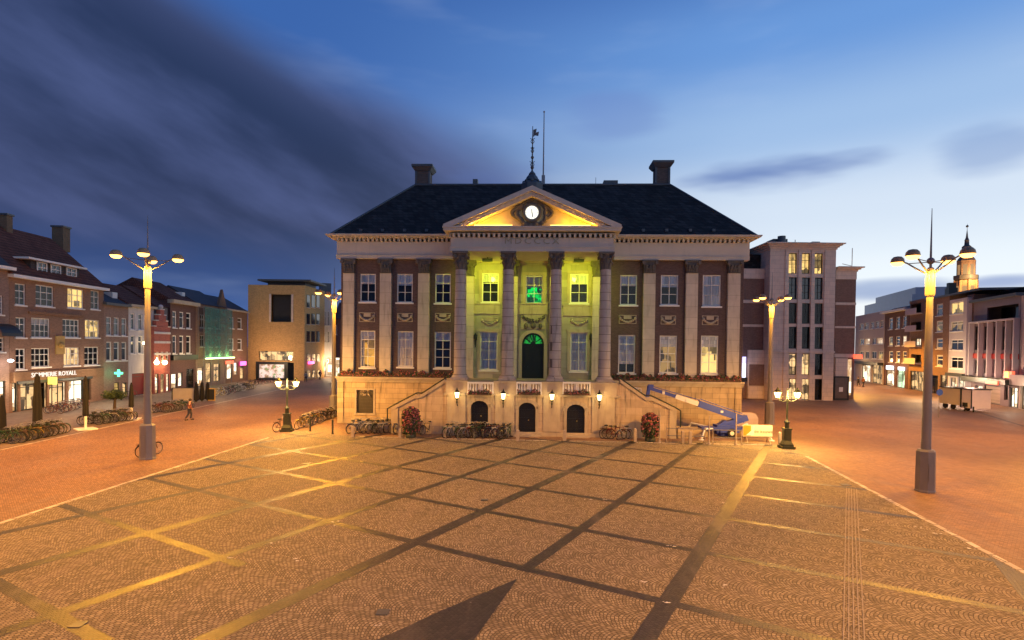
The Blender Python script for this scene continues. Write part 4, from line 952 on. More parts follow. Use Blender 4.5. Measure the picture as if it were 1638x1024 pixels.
bikes(gnd(714,699), gnd(820,700), 20, 1.0, 'against the perron near the left arched door', 'bicycles near the city hall', dk+['silver','white','silver'], jit=.4)
bikes(gnd(970,701), gnd(1000,703), 4, .5, 'right of the right arched door', 'bicycles near the city hall', dk, jit=.7)
for (x,y,a,ph) in ((449,691,1.1,'leaning beside the base of the left double lantern'),(233,731,1.3,'chained behind the base of the tall left street lamp')):
    o = copy_tree(PROTO['brown'] if 'brown' in PROTO else PROTO['black']); o.location = gnd(x,y) + Vector((0,.3,.012)); o.rotation_euler = (0,0,a); tag(o, 'brown bicycle '+ph, 'bicycle', 'bicycles near the lamps')
# ------------------------------------------------------------------ posts and poles
M['post'] = mat('stone_post', (.4,.33,.26), .75, .25, 4.0, dirt=.3)
def post(px, py, h, label, r=.12, m='post', square=True, group='posts along the square edge', name='bollard'):
    p = gnd(px, py); g = MB()
    if square: g.box(-r,r,-r,r,0,h*.93); g.frust(-r,r,-r,r,h*.93,h,r*.5)
    else: g.lathe([(r*1.2,0),(r*1.2,.05),(r,.08),(r,h*.9),(r*.8,h*.97),(r*.3,h)], n=10)
    o = g.build(name, M[m]); o.location = p; tag(o, label, 'bollard', group)
post(828,705,.75,'stone post just left of the middle arched door'); post(903,705,.75,'stone post between the middle and right arched doors')
post(640,700,.7,'low stone post left of the left flower tower',.1); post(712,700,.8,'low stone post at the left end of the bicycle row before the perron',.1)
post(564,699,.8,'stone post at the left end of the square edging, before the bicycles',.1); post(1016,707,.95,'slim stone post left of the right flower tower',.09)
post(496,690,.95,'dark post nearest the left double lantern',.07,'iron',False); post(532,694,1.05,'dark post beside the left corner of the city hall',.07,'iron',False)
post(1092,709,.85,'pale post left of the blue lift chassis',.09); post(1104,710,.85,'second pale post left of the blue lift chassis',.09); post(1247,712,.9,'pale post beside the right double lantern',.08)
for px, py, top, lab in ((1055,708,660,'tall dark pole beside the right flower tower'),(1134,711,665,'tall pale pole before the blue lift'),(1177,712,662,'tall pale pole left of the sign board')):
    p = gnd(px,py); h = zat(px,top,p.y); g = MB(); g.tube((0,0,0),(0,0,h),.05,.045,8); g.lathe([(.1,0),(.1,.12),(.05,.15)], n=8); o = g.build('slim_pole', M['post']); o.location = p; tag(o, lab, 'pole', 'slim poles near the lift')
# flower towers
def tower(px, py, ytop, label):
    p = gnd(px,py); h = zat(px,ytop,p.y); rt = empty('flower_tower', p, 0, label, 'flower tower', 'flower towers'); r = .54
    g = MB(); g.lathe([(.35,0),(.38,.25),(.3,.3)], n=12); g.tube((0,0,.2),(0,0,h-.1),.06); 
    g.lathe([(.42,.35),(.5,h*.5),(.4,h*.85),(.1,h-.05)], n=12); g.build('frame', M['iron'], rt)
    for nm, mt, n in (('foliage','leaf',900),('foliage','leaf2',260),('blossom','bloom',620),('blossom','bloom2',420)):
        g = MB()
        for i in range(n):
            a = random.uniform(0,2*math.pi); k = random.random()**(.6 if nm == 'blossom' else 1.0); z = .3+(h-.3)*k; rr = r*(.78+.22*math.sin(k*3.1))*random.uniform(.7,1.2)*(1 if k < .85 else max(.15,(1-k)/.15)**.5)
            g.leaf((rr*math.cos(a), rr*math.sin(a), z), .09)
        g.build(nm, M[mt], rt)
tower(657,700,651,'pyramid of red flowers before the left flight of steps'); tower(1040,706,661,'pyramid of red flowers before the right flight of steps')
# ------------------------------------------------------------------ blue lift
M['blue'] = mat('blue_lift_paint', (.035,.06,.33), .4, .15, 3); M['lwht'] = mat('white_lift_paint', (.62,.6,.6), .45, .1, 3)
ly = gnd(1165,703).y+1.4; lo = atz(1165, ly)
rt = empty('boom_lift', lo, 0, 'blue and white telescopic boom lift parked before the right wing', 'boom lift')
def LP(px, py, dy=0): p = CO + ray(px,py)*((ly+dy)/ray(px,py).y); return p - lo
def beam(mb, a, b, w, h):
    a = Vector(a); b = Vector(b); d = (b-a).normalized(); s = Vector((0,1,0)); u = d.cross(s).normalized()
    vs = [p+s*w*i+u*h*j for p in (a,b) for i,j in ((-1,-1),(1,-1),(1,1),(-1,1))]; mb.raw(vs, [(3,2,1,0),(4,5,6,7),(0,1,5,4),(1,2,6,5),(2,3,7,6),(3,0,4,7)])
A0, A1, A2, A3 = LP(1190,671), LP(1118,646), LP(1080,634), LP(1042,622)
g = MB(); beam(g, A0, A1+(A1-A0)*.02, .2, .24); g.build('lower_boom', M['blue'], rt)
g = MB(); beam(g, A1+(A0-A1)*.25, A2, .15, .17); g.build('middle_boom', M['lwht'], rt)
g = MB(); beam(g, A2+(A1-A2)*.2, A3, .1, .12); g.path([A1+Vector((0,-.22,.3)), (A1+A2)/2+Vector((0,-.2,.26)), A3+Vector((0,-.12,.2))], .03); g.path([LP(1185,661)+Vector((0,-.25,0)), A1+Vector((0,-.25,.38))], .035); g.build('upper_boom', M['blue'], rt)
for i in (2,5,7):
    g = MB(); k = i/8; p_ = A0+(A3-A0)*k; g.box(p_.x-.09,p_.x+.09,p_.y-.26+.1*k,p_.y-.2+.1*k,p_.z-.05-.06*(i%2),p_.z+.1); g.build('boom_bracket', M['lwht'], rt)
J = LP(1034,645); g = MB(); beam(g, A3+Vector((.12,0,.1)), A3+Vector((-.25,0,.12)), .15, .2); beam(g, A3+Vector((-.18,0,.2)), J, .09, .12); beam(g, J, J+Vector((-.75,0,-.05)), .1, .09); g.build('jib', M['blue'], rt)
bx = LP(1023,643); g = MB(); x0, x1 = bx.x-.75, bx.x-.02; y0, y1 = bx.y-.5, bx.y+.5; z0 = bx.z-.02; g.box(x0,x1,y0,y1,z0,z0+.07)
for x in (x0,x1): 
    for y in (y0,y1): g.tube((x,y,z0),(x,y,z0+1.05),.03,n=5)
for z in (.55,1.05): g.path([Vector(v) for v in ((x0,y0,z0+z),(x1,y0,z0+z),(x1,y1,z0+z),(x0,y1,z0+z),(x0,y0,z0+z))], .025, 5)
g.box(x0+.2,x0+.55,y1-.12,y1-.02,z0+.6,z0+1.0); g.build('basket', M['lwht'], rt)
K = LP(1191,670); C0 = LP(1150,692)
g = MB(); beam(g, K+Vector((.15,0,.1)), LP(1158,680), .24, .2); beam(g, LP(1162,676), LP(1142,690), .26, .26); g.box(C0.x-.3,C0.x+1.2,C0.y-.45,C0.y+.45,C0.z+.05,C0.z+.6); g.lathe([(.42,.0),(.42,.25)], (C0.x+.3,C0.y,C0.z-.2), 14); g.build('turntable', M['blue'], rt)
g = MB(); g.box(-2.0,1.6,-.5,.5,.5,.72); g.box(-.7,.7,-.62,.62,.35,.5)
beam(g, (1.6,0,.6),(2.9,0,.55),.08,.08); g.build('chassis', M['blue'], rt)
for sx_ in (-1,1):
    for sy_ in (-1,1):
        g = MB(); a_ = Vector((sx_*1.2, sy_*.4, .62)); b_ = Vector((sx_*2.15, sy_*1.5, .75)); c_ = Vector((sx_*2.5, sy_*1.8, .05)); g.tube(a_,b_,.09,n=6); g.tube(b_,c_,.07,n=6); g.lathe([(.2,0),(.18,.05)], (c_.x,c_.y,0), 10); g.build('outrigger', M['lwht'], rt)
for sy_ in (-1,1):
    g = MB(); g.ring((.1,sy_*.72,.34),.24,.1,'Y',18,8); o = g.build('wheel', M['rub'], rt); g = MB(); g.tube((.1,sy_*.72-.05,.34),(.1,sy_*.72+.05,.34),.16,n=12); g.build('rim', M['lwht'], o)
# sign board on trestles
p = gnd(1212,708); rt = empty('sign_board', p, -.03, 'cream advertising board with orange stripe standing in front of the lift', 'sign')
sx0, sx1 = -1.03, 1.0; zb_, zt_ = zat(1212,698,p.y), zat(1212,680,p.y)
g = MB(); g.box(sx0,sx1,0,.08,zb_,zt_); g.build('board_face', mat('cream_board', (.72,.66,.5), .5, .05), rt)
g = MB(); g.box(sx0+.02,sx0+.55,-.012,-.002,zb_+.03,zt_-.03); g.build('orange_panel', mat('orange_vinyl', (.75,.26,.02), .5, .05), rt)
g = MB(); h_ = zt_-zb_; pts = [(sx0+.1+.6*math.sin(i/8*1.57), zb_+.05+(h_-.1)*(1-math.cos(i/8*1.57))) for i in range(9)]
for a, b in zip(pts, pts[1:]): g.prism([(a[0],a[1]),(a[0]+.09,a[1]),(b[0]+.09,b[1]),(b[0],b[1])], -.022, -.013)
g.prism([(sx0+.2,zb_+.06),(sx0+.75,zb_+.06),(sx0+.75,zb_+h_*.7)], -.03, -.023); g.build('white_arc', M['white'], rt)
text('de kauwe', 'lettering', mat('grey_lettering', (.2,.18,.15), .6), rt, (.38,-.014,zb_+h_*.42), .34, extrude=.006, sx=1.0)
g = MB(); 
for x in (sx0+.25, sx1-.25): g.tube((x,-.25,0),(x,.04,zb_),.03,n=5); g.tube((x,.4,0),(x,.04,zb_),.03,n=5)
g.tube((sx0,.04,zb_-.03),(sx1,.04,zb_-.03),.03,n=5); g.build('trestle', M['post'], rt)
p = gnd(1210,694); g = MB(); g.box(-1.0,1.0,0,1.2,.35,1.0); g.frust(-1.0,1.0,0,1.2,1.0,1.35,.15); 
o = g.build('equipment_box', mat('pink_grey_cover', (.45,.36,.33), .6, .1)); o.location = p+Vector((-.2,1.5,0)); tag(o, 'pale covered equipment box behind the cream sign board', 'box')
g = MB(); o_ = o
for sx_ in (-.8,.8): g.box(sx_-.08,sx_+.08,.1,1.1,0,.349)
g.build('support', M['iron'], o)
# barrier fence panels round the lift
def barrier(pa, pb, label):
    a, b = gnd(*pa), gnd(*pb); f_ = Frame(a,b); rt = f_.root('barrier', label, 'barrier', 'low barriers round the lift'); g = MB(); W_ = f_.w
    for x in (0,W_): g = MB(); g.tube((x,0,0),(x,0,1.0),.03,n=6); g.tube((x,-.25,.02),(x,.25,.02),.03,n=5); g.build('upright', M['post'], rt)
    g = MB()
    for z in (.45,.95): g.box(.03,W_-.03,-.015,.015,z-.03,z+.03)
    g.build('rail', M['galv'], rt)
barrier((1066,707),(1128,709),'low barrier left of the lift outriggers'); barrier((1140,710),(1186,711),'low barrier before the lift chassis')
# ------------------------------------------------------------------ folded parasols and the bases beside the left road
M['para'] = mat('dark_canvas', (.014,.013,.013), .9, .3, 6)
def parasol(px, py, ytop, label, base=True, zc=.95, r=.2):
    p = gnd(px,py); h = zat(px,ytop,p.y); rt = empty('folded_parasol', p, random.uniform(0,1), label, 'parasol', 'folded terrace parasols')
    g = MB(); n = 12; prof = [(.08,zc),(r,zc+.12),(r*.9,zc+(h-zc)*.5),(r*.55,h-.25),(.04,h)]
    vs = []
    for q_, z_ in prof:
        for k in range(n): a = 2*math.pi*k/n; rr = q_*(1 if k%2 else .68); vs.append((rr*math.cos(a), rr*math.sin(a), z_))
    g.raw(vs, [(i*n+k, i*n+(k+1)%n, (i+1)*n+(k+1)%n, (i+1)*n+k) for i in range(len(prof)-1) for k in range(n)]); g.build('canopy', M['para'], rt)
    g = MB(); g.tube((0,0,0),(0,0,zc+.2),.09,n=8); g.build('pole', M['white'] if base else M['iron'], rt)
    if base: g = MB(); g.box(-.6,.6,-.6,.6,0,.08); g.build('base', M['white'], rt)
for a in ((60,689,598,'folded dark parasol behind the far left bicycle row',False,.1,.3),(137,687,601,'folded dark parasol on a white slab left of the dark bicycle rack',True),(210,671,612,'folded dark parasol on a white slab right of the dark bicycle rack',True),
          (3,692,632,'folded dark parasol at the left picture edge',False,.1,.28),(314,643,611,'leftmost of three folded dark parasols on the terrace',False,.1,.28),(323,642,610,'middle of three folded dark parasols on the terrace',False,.1,.28),(332,641,611,'rightmost of three folded dark parasols on the terrace',False,.1,.28)): parasol(*a)
# small tree at the left
def tree(p, h, r, name, label, trunkh, n=1500, ls=.16):
    rt = empty(name, p, 0, label, 'tree'); g = MB(); g.tube((0,0,0),(0.05,0,trunkh),.14,.1,8)
    cl = []
    for i in range(9):
        a = random.uniform(0,6.28); q = Vector((r*.55*math.cos(a), r*.55*math.sin(a), trunkh+random.uniform(.1,.8)*(h-trunkh))); g.tube((.05,0,trunkh*random.uniform(.8,1)), q, .05, .015, 5); cl.append(q)
    g.build('trunk', mat('bark', (.07,.05,.035), .9), rt)
    for nm, mt, k in (('crown','leaf',.6),('crown','leaf2',.4)):
        g = MB()
        for i in range(int(n*k)):
            c = random.choice(cl); g.leaf((c.x+random.gauss(0,r*.28), c.y+random.gauss(0,r*.28), c.z+random.gauss(0,(h-trunkh)*.16)), ls)
        g.build(nm, M[mt], rt)
tree(gnd(183,660), zat(183,624,gnd(183,660).y), .8, 'small_tree', 'small dark round tree on a short trunk behind the dark bicycle rack', 1.3, 900, .14)
# planter box and kiosk at the terrace
p = gnd(294,643); rt = empty('terrace_screen', p, .2, 'pale low terrace screen left of the three folded parasols', 'screen'); MB().box(-1.1,1.1,0,.1,.15,1.5).build('screen_panel', mat('pale_canvas', (.42,.36,.27), .8), rt)
g = MB(); g.box(-1.2,-1.1,-.05,.15,0,1.55); g.box(1.1,1.2,-.05,.15,0,1.55); g.box(-1.1,1.1,-.02,.12,1.5,1.56); g.build('screen_frame', M['dark'], rt)
# terrace sandwich board
p = gnd(338,641); rt = empty('menu_board', p, .1, 'yellow framed menu board right of the three folded parasols', 'menu board'); g = MB(); g.box(-.35,.35,-.05,0,.1,1.3); g.build('board_face', M['dark'], rt)
g = MB(); g.box(-.43,-.35,-.07,.02,0,1.4); g.box(.35,.43,-.07,.02,0,1.4); g.box(-.35,.35,-.07,.02,1.3,1.4); g.box(-.35,.35,-.07,.02,.02,.1); g.build('frame', mat('yellow_wood', (.5,.33,.06), .6), rt)
# ------------------------------------------------------------------ person crossing the left road
def person(p, rz, label, jacket, s=1.0):
    rt = empty('person', p, rz, label, 'person')
    J_ = {'pel':(0,0,.95,.13),'sp':(0,.01,1.2,.15),'ch':(.02,0,1.38,.17),'nk':(.04,0,1.52,.06),'hd':(.07,0,1.64,.1),'tp':(.07,0,1.74,.07),
     'sl':(0,.19,1.42,.075),'el':(-.1,.25,1.15,.055),'wl':(.05,.26,.93,.04),'hl':(.09,.25,.85,.035),'sr':(0,-.19,1.42,.075),'er':(-.02,-.26,1.14,.055),'wr':(.16,-.25,.97,.04),'hr':(.22,-.24,.9,.035),
     'tl':(0,.1,.88,.1),'kl':(.16,.1,.5,.07),'al':(.1,.1,.09,.05),'fl':(.24,.1,.04,.045),'tr':(0,-.1,.88,.1),'kr':(-.08,-.1,.5,.07),'ar':(-.3,-.1,.12,.05),'fr':(-.2,-.1,.04,.045)}
    E_ = [('pel','sp'),('sp','ch'),('ch','nk'),('nk','hd'),('hd','tp'),('ch','sl'),('sl','el'),('el','wl'),('wl','hl'),('ch','sr'),('sr','er'),('er','wr'),('wr','hr'),('pel','tl'),('tl','kl'),('kl','al'),('al','fl'),('pel','tr'),('tr','kr'),('kr','ar'),('ar','fr')]
    def sk(name, keys, m, grow=0.0, root='pel'):
        ks = [k for k in J_ if k in keys]; me = bpy.data.meshes.new(name); me.from_pydata([Vector(J_[k][:3])*s for k in ks], [(ks.index(a),ks.index(b)) for a,b in E_ if a in ks and b in ks], [])
        o = bpy.data.objects.new(name, me); COL.objects.link(o); o.parent = rt; me.materials.append(m); mo = o.modifiers.new('skin','SKIN'); sv = me.skin_vertices[0].data
        for i,k in enumerate(ks): sv[i].radius = ((J_[k][3]+grow)*s,)*2; sv[i].use_root = (k == root)
        sb = o.modifiers.new('sub','SUBSURF'); sb.levels = sb.render_levels = 2; mo.use_smooth_shade = True; return o
    sk('body', J_.keys(), mat('skin', (.5,.3,.22), .6))
    sk('jacket', {'pel','sp','ch','sl','el','wl','sr','er','wr'}, mat('jacket_'+jacket, {'red':(.16,.05,.04),'dark':(.03,.035,.05),'grey':(.2,.19,.18)}[jacket], .8), .03)
    sk('trousers', {'pel','tl','kl','al','tr','kr','ar'}, mat('dark_trousers', (.04,.04,.06), .85), .018)
    for k in ('fl','fr'): x,y,z,r_ = J_[k]; g = MB(); g.box((x-.15)*s,(x+.1)*s,(y-.05)*s,(y+.05)*s,0,.09*s); g.build('shoe', M['rub'], rt)
    g = MB(); g.ball((.05*s,0,1.69*s),.125*s,10,7); g.build('hair', mat('dark_hair', (.05,.035,.02), .8), rt)
    return rt
person(gnd(303,672), .6, 'person in a red jacket walking across the left road', 'red')
person(gnd(512,607), 1.2, 'person in dark clothes walking right of the tan block', 'dark'); person(gnd(489,611), -.9, 'person in grey coat standing below the tan block corner', 'grey')
person(gnd(1381,619), .3, 'person in a red jacket standing before the far pale shop building', 'red'); person(gnd(1373,618), 2.2, 'person in dark clothes standing beside the glass display at the tower', 'dark')
# ------------------------------------------------------------------ surrounding buildings
class Line:
    def __init__(s, a, b): s.a = Vector((a[0],a[1],0)); s.d = (Vector((b[0],b[1],0))-s.a)
    def at(s, px, off=0.0):
        r = ray(px, 560); # x/y ratio
        k = r.x/r.y; n = Vector((-s.d.y, s.d.x, 0)).normalized()*off; a = s.a+n
        t = (k*a.y-a.x)/(s.d.x-k*s.d.y); return a + s.d*t
def wmat(key, col, bw=(.22,.07,.01), mort=None, rough=.85): return mat(key, col, rough, .22, 1.3, (*bw, mort or tuple(min(1,c*1.5) for c in col)), dirt=.15)
class Bld:
    def __init__(s, name, label, p0, p1, ztop, wallm, depth=11.0, cat='house', group=None):
        s.f = Frame(p0, p1); s.W = s.f.w; s.zt = ztop; s.m = wallm; s.D = depth; s.root = s.f.root(name, label, cat, group); s.holes = []; s.wins = []
    def q(s, x0, x1, y0, y1, y=0.0):
        xc, yc = (x0+x1)/2, (y0+y1)/2
        a, b = s.f.u(x0,y,yc), s.f.u(x1,y,yc); return (max(a,.03), min(b,s.W-.03), max(.02,s.f.z(xc,y1,y)), s.f.z(xc,y0,y))
    def win(s, *px, **kw):
        r = s.q(*px); s.holes.append(r); s.wins.append((r, kw)); return r
    def rows(s, cl, rw, ref, each=None, **kw):
        k = 0
        for (y0,y1) in rw:
            za, zb = s.f.z(ref,y1,0), s.f.z(ref,y0,0)
            for (x0,x1) in cl:
                a, b = s.f.u(x0,0,(y0+y1)/2), s.f.u(x1,0,(y0+y1)/2); r = (max(a,.03), min(b,s.W-.03), za, zb); s.holes.append(r)
                kk = dict(kw); 
                if each and k in each: kk.update(each[k])
                s.wins.append((r, kk)); k += 1
    def done(s, back=True, top=True, wallname='wall'):
        g = MB(); wall(g, 0, s.W, 0, s.zt, 0, s.holes, .2); D = s.D; W_ = s.W; z = s.zt
        g.poly([(0,0,0),(0,0,z),(0,D,z),(0,D,0)]); g.poly([(W_,0,0),(W_,D,0),(W_,D,z),(W_,0,z)]); g.poly([(0,D,0),(0,D,z),(W_,D,z),(W_,D,0)])
        if top: g.poly([(0,0,z),(W_,0,z),(W_,D,z),(0,D,z)])
        s.wall = g.build(wallname, s.m, s.root)
        for r, kw in s.wins: window(s.root, *r, 0, **kw)
        return s
    def part(s, name, m, parent=None):
        g = MB(); g.out = lambda: g.build(name, m, parent or s.root); return g
    def box(s, name, m, x0,x1,y0,y1,z0,z1, parent=None): return MB().box(x0,x1,y0,y1,z0,z1).build(name, m, parent or s.root)
    def gable_roof(s, z0, z1, D2, m, ov=.35, hipl=0.0, hipr=0.0):
        g = MB(); W_ = s.W; A_=[(-ov*.3,-ov,z0),(W_+ov*.3,-ov,z0),(W_-hipr,D2,z1),(hipl,D2,z1)]; B_=[(-ov*.3,2*D2+ov,z0),(W_+ov*.3,2*D2+ov,z0)]
        g.poly(A_); g.poly([B_[1],B_[0],A_[3],A_[2]]); g.poly([A_[0],A_[3],B_[0]]); g.poly([A_[1],B_[1],A_[2]]); return g.build('roof', m, s.root)
    def dark_backs(s): pass
LL_ = Line((-44.8,49.5),(-47.0,99.0))
B1 = wmat('purple_brown_brick', (.2,.118,.08)); B2 = wmat('pale_brown_brick', (.23,.15,.115)); B3 = wmat('dark_plum_brick', (.1,.055,.05)); B4 = wmat('tan_brick', (.5,.3,.115)); B5 = wmat('umber_brick', (.16,.095,.06))
WS = mat('white_stucco', (.55,.53,.52), .8, .12, 1.5, dirt=.3); TILE = mat('dark_red_tiles', (.15,.062,.045), .9, .35, 1.0, (.3,.3,.03,(.04,.022,.02)), spec=.1); TILE2 = mat('grey_tiles', (.05,.045,.05), .7, .3, 1.5, (.25,.2,.02,(.03,.025,.03)))
PINKSTONE = mat('pink_grey_stone', (.74,.59,.44), .8, .15, 1.2, (1.3,.55,.012,(.45,.35,.28)), dirt=.15, bv=.06)
simp = dict(simple=True, back='dpane', fw=.08, rows=(.66,))
M['dpane'] = mat('dark_pane', (.02,.024,.032), .08, .4, 1.5, bump=.15, spec=.9)
# --- big brick house with roof (left)
A = Bld('corner_house', 'large purple-brown brick house with steep tiled roof, white dormer and lit shop front', LL_.at(15), LL_.at(166), 0, B1)
zA = A.f.z(90,452,0); A.zt = zA
c3 = ((24,41),(57,86),(108,134),(145,159))
A.rows(c3[:1], ((454,488),), 32, cols=2, fw=.09); A.rows(c3[1:2], ((457,490),), 72, cols=3, fw=.09); A.rows(c3[2:3], ((462,493),), 121, cols=3, fw=.09, back='lit'); A.rows(c3[3:], ((465,495),), 152, cols=2, fw=.09)
A.rows(((25,41),), ((508,540),), 33, cols=2, fw=.09); A.rows(((50,80),), ((509,540),), 65, cols=4, fw=.09, blind=.3); A.rows(((100,127),), ((511,540),), 113, cols=4, fw=.09); A.rows(((136,159),), ((512,540),), 147, cols=3, fw=.09, back='lit')
A.rows(((25,41),), ((558,591),), 33, cols=2, fw=.09); A.rows(((50,80),), ((557,587),), 65, cols=4, fw=.09); A.rows(((102,127),), ((556,585),), 114, cols=4, fw=.09, back='shop'); A.rows(((135,158),), ((555,584),), 147, cols=3, fw=.09)
kw = dict(cols=1, rows=(.8,), frame='dark', sill=False, rev=.4, fw=.1)
A.win(20,31,612,660, back='litw', **kw); A.win(33,61,610,661, back='shop', **{**kw,'cols':2}); A.win(64,76,612,655, back='room', **kw); A.win(79,106,612,650, back='shop', **{**kw,'cols':3}); A.win(110,136,608,646, back='litw', **{**kw,'cols':2}); A.win(139,146,606,640, back='room', **kw)
A.done(top=False)
zs0, zs1 = A.f.z(90,607,0), A.f.z(90,592,0)
A.box('shop_fascia', wmat('fascia_brown', (.16,.09,.05)), .02, A.W-.5, -.35, -.004, zs0, zs1)
A.box('awning_box', M['dark'], .3, A.W*.8, -.5, -.36, zs0-.15, zs0+.1)
ur, _ = A.f.uz(85,600,-.36); text('SOMMERIE ROYALL', 'shop_sign_letters', emit('white_sign_letters', (1,.85,.75), .9), A.root, (A.f.u(88,-.37,598), -.37, (zs0+zs1)/2+.1), .62, extrude=.03, sx=1.05)
g = MB(); u_, z_ = A.f.uz(84,609,-.9); g.box(u_-.04,u_+.04,-1.3,-.5,z_-.35,z_+.35); g.build('hanging_sign', emit('yellow_sign', (1,.85,.1), 1.6), A.root)
for (x_,y_) in ((17,613),): 
    u_, z_ = A.f.uz(x_+6,y_,-.6); light('shop_lamp', (u_,-.9,z_), 60, (1,.8,.5), .1, A.root)
light('shop_front_fill', (A.W*.3,-2.5,2.8), 300, (1,.7,.4), .5, A.root); light('shop_front_fill', (A.W*.75,-2.5,2.8), 300, (1,.75,.45), .5, A.root)  # fill lights without fixtures, added outside the shop front
def gutter(b, z, m='white', ov=.55, h=.28): b.box('gutter', M[m], -.15, b.W+.15, -ov, .3, z-h, z)
gutter(A, zA+.14)
zr = A.f.z(60,376,5.0)
A.box('gable_chimney_base', B1, -.05, .25, 0, 10, zA, zA+.4)
rf_ = A.gable_roof(zA+.1, zr, 5.0, TILE, .5, .0, .9)
# gable triangle ends
g = MB(); g.poly([(0,0,zA),(0,10,zA),(0,5,zr-.1)]); g.poly([(A.W,0,zA),(A.W-.9,5,zr-.2),(A.W,10,zA)]); g.build('gable_wall', B1, A.root)
d0, dz = A.f.uz(44,412,.3); d1, dz1 = A.f.uz(135,427,.3)
za_ = A.f.z(90,446,.3); zb_ = A.f.z(90,423,.3)
g = MB(); g.box(d0+.6, d1-.5, .5, 4.5, za_-.4, zb_); o = g.build('dormer', TILE2, A.root); A.box('dormer_roof', M['white'], d0-.2, d1, .0, 4.6, zb_, zb_+.18, o)
for x0,x1,y0,y1 in ((61,77,418,437),(83,99,421,440),(108,124,424,443)):
    a, b = A.f.u(x0,.3,430), A.f.u(x1,.3,430); c, d = A.f.z((x0+x1)/2,y1,.3), A.f.z((x0+x1)/2,y0,.3); window(o, a, b, c, min(d,zb_-.05), .28, 2, (.5,), .1, simple=True, back='dpane', sill=False)
for x0,x1,yt,yb in ((-4,15,343,372),(86,109,363,390)):
    a, b = A.f.u(x0,5,370), A.f.u(x1,5,370); zt_ = A.f.z((x0+x1)/2,yt,5); cx_ = (a+b)/2; wd = min(1.6,(b-a)*.5)
    o = A.box('chimney', wmat('chimney_brown', (.13,.09,.055)), cx_-wd/2, cx_+wd/2, 4.4, 5.6, zr-1.2, zt_, rf_); A.box('chimney_cap', M['lead'], cx_-wd/2-.1, cx_+wd/2+.1, 4.3, 5.7, zt_-.12, zt_+.05, rf_)
g = MB(); u_, z_ = A.f.uz(96,552,-.05); g.box(u_-.55,u_+.55,-.12,-.002,z_-.9,z_+.9); g.ball((u_,-.15,z_),.3,8,6); g.build('facade_ornament', mat('gilt_stone', (.4,.26,.08), .6, .3, 4), A.root)
A.box('string_band', wmat('band_brown',(.2,.11,.06)), A.f.u(45), A.f.u(132), -.15, -.003, A.f.z(90,505,0), A.f.z(90,501,0))
# neighbour cut by the picture edge
N = Bld('edge_house', 'grey brick house with a dark awning cut by the left picture edge', LL_.at(-70), LL_.at(14.5), 0, B2); N.zt = N.f.z(5,428,0)
N.win(-12,5,472,503, cols=2, fw=.1); N.win(-8,7,540,563, cols=2, fw=.1); N.win(-30,-14,540,563, cols=2, fw=.1); N.win(-14,9,610,668, back='litw', cols=2, rows=(.8,), frame='dark', sill=False)
N.done(); gutter(N, N.zt+.1); g = MB(); a = N.f.u(-20,-.1); b = N.f.u(13,-.1); z_ = N.f.z(5,538,0)
for i in range(6):
    t0, t1 = math.pi/2*i/6, math.pi/2*(i+1)/6; g.poly([(a,-1.3*math.cos(t0)-.02,z_+1.1*math.sin(t0)),(b,-1.3*math.cos(t0)-.02,z_+1.1*math.sin(t0)),(b,-1.3*math.cos(t1)-.02,z_+1.1*math.sin(t1)),(a,-1.3*math.cos(t1)-.02,z_+1.1*math.sin(t1))])
g.poly([(b,-.02,z_)]+[(b,-1.3*math.cos(math.pi/2*i/6)-.02,z_+1.1*math.sin(math.pi/2*i/6)) for i in range(7)]); g.build('awning', M['dark'], N.root)
N.gable_roof(N.zt, N.zt+5, 5, TILE2)
u_, z_ = N.f.uz(13,577,-.6); g = MB(); g.ball((u_-.1,-.9,z_), .22, 8, 6, .6); g.build('bracket_lamp', M['glare'], N.root); light('bracket_lamp_light', (u_-.1,-1.2,z_-.3), 90, (1,.8,.7), .2, N.root)
# --- narrow houses
def rowhouse(name, label, x0, x1, ytop, m, depth=10): 
    b = Bld(name, label, LL_.at(x0+.15), LL_.at(x1-.15), 0, m, depth, group='narrow houses along the left street'); b.zt = b.f.z((x0+x1)/2, ytop, 0); return b
bB = rowhouse('narrow_house', 'narrow pale brown house with three tall windows per floor and green sign', 166, 205, 487, B2)
bB.rows(((170,179),(182,191),(194.5,203)), ((508,537),(547,577)), 186, cols=1, fw=.12, simple=True, back='dpane', rows=(.66,))
bB.win(183,191,612,642, back='lit', cols=1, frame='dark', sill=False); bB.win(196,203,612,638, back='shop', cols=1, frame='dark', sill=False)
bB.done(); gutter(bB, bB.zt+.1, 'lead', .4); bB.gable_roof(bB.zt, bB.f.z(186,463,4), 4, TILE2)
g = MB(); a,b_,c,d = bB.q(180,190,468,487,1.2); g.box(a,b_,1.2,3.2,c,d); g.build('dormer', M['white'], bB.root)
u_, z_ = bB.f.uz(189,597,-.7); g = MB(); g.box(u_-.06,u_+.06,-1.2,-.3,z_-.12,z_+.12); g.box(u_-.06,u_+.06,-.87,-.63,z_-.4,z_+.4); g.build('green_cross_sign', emit('green_sign', (.1,1,.5), 2.2), bB.root); light('green_glow', (u_-.5,-1.0,z_), 25, (.2,1,.5), .3, bB.root)
bC = rowhouse('narrow_house', 'white plastered narrow house with a dark red ground floor door', 205.5, 246, 490, WS)
bC.rows(((209,216),(221,228),(234,241)), ((502,528),(537,566)), 222, cols=1, fw=.12, simple=True, back='dpane', rows=(.66,)); bC.win(211,234,597,634, back=mat('red_gate',(.2,.02,.015),.6), cols=1, rows=(.85,), frame='dark', sill=False, simple=True)
bC.done(); gutter(bC, bC.zt+.1, 'sandp', .45); bC.gable_roof(bC.zt, bC.f.z(225,463,4), 4, TILE); u_, z_ = bC.f.uz(228,549,-.3); g = MB(); g.ball((u_,-.5,z_),.2,8,6); g.build('bracket_lamp', emit('warm_small_lamp', (1,.75,.4), 10), bC.root)
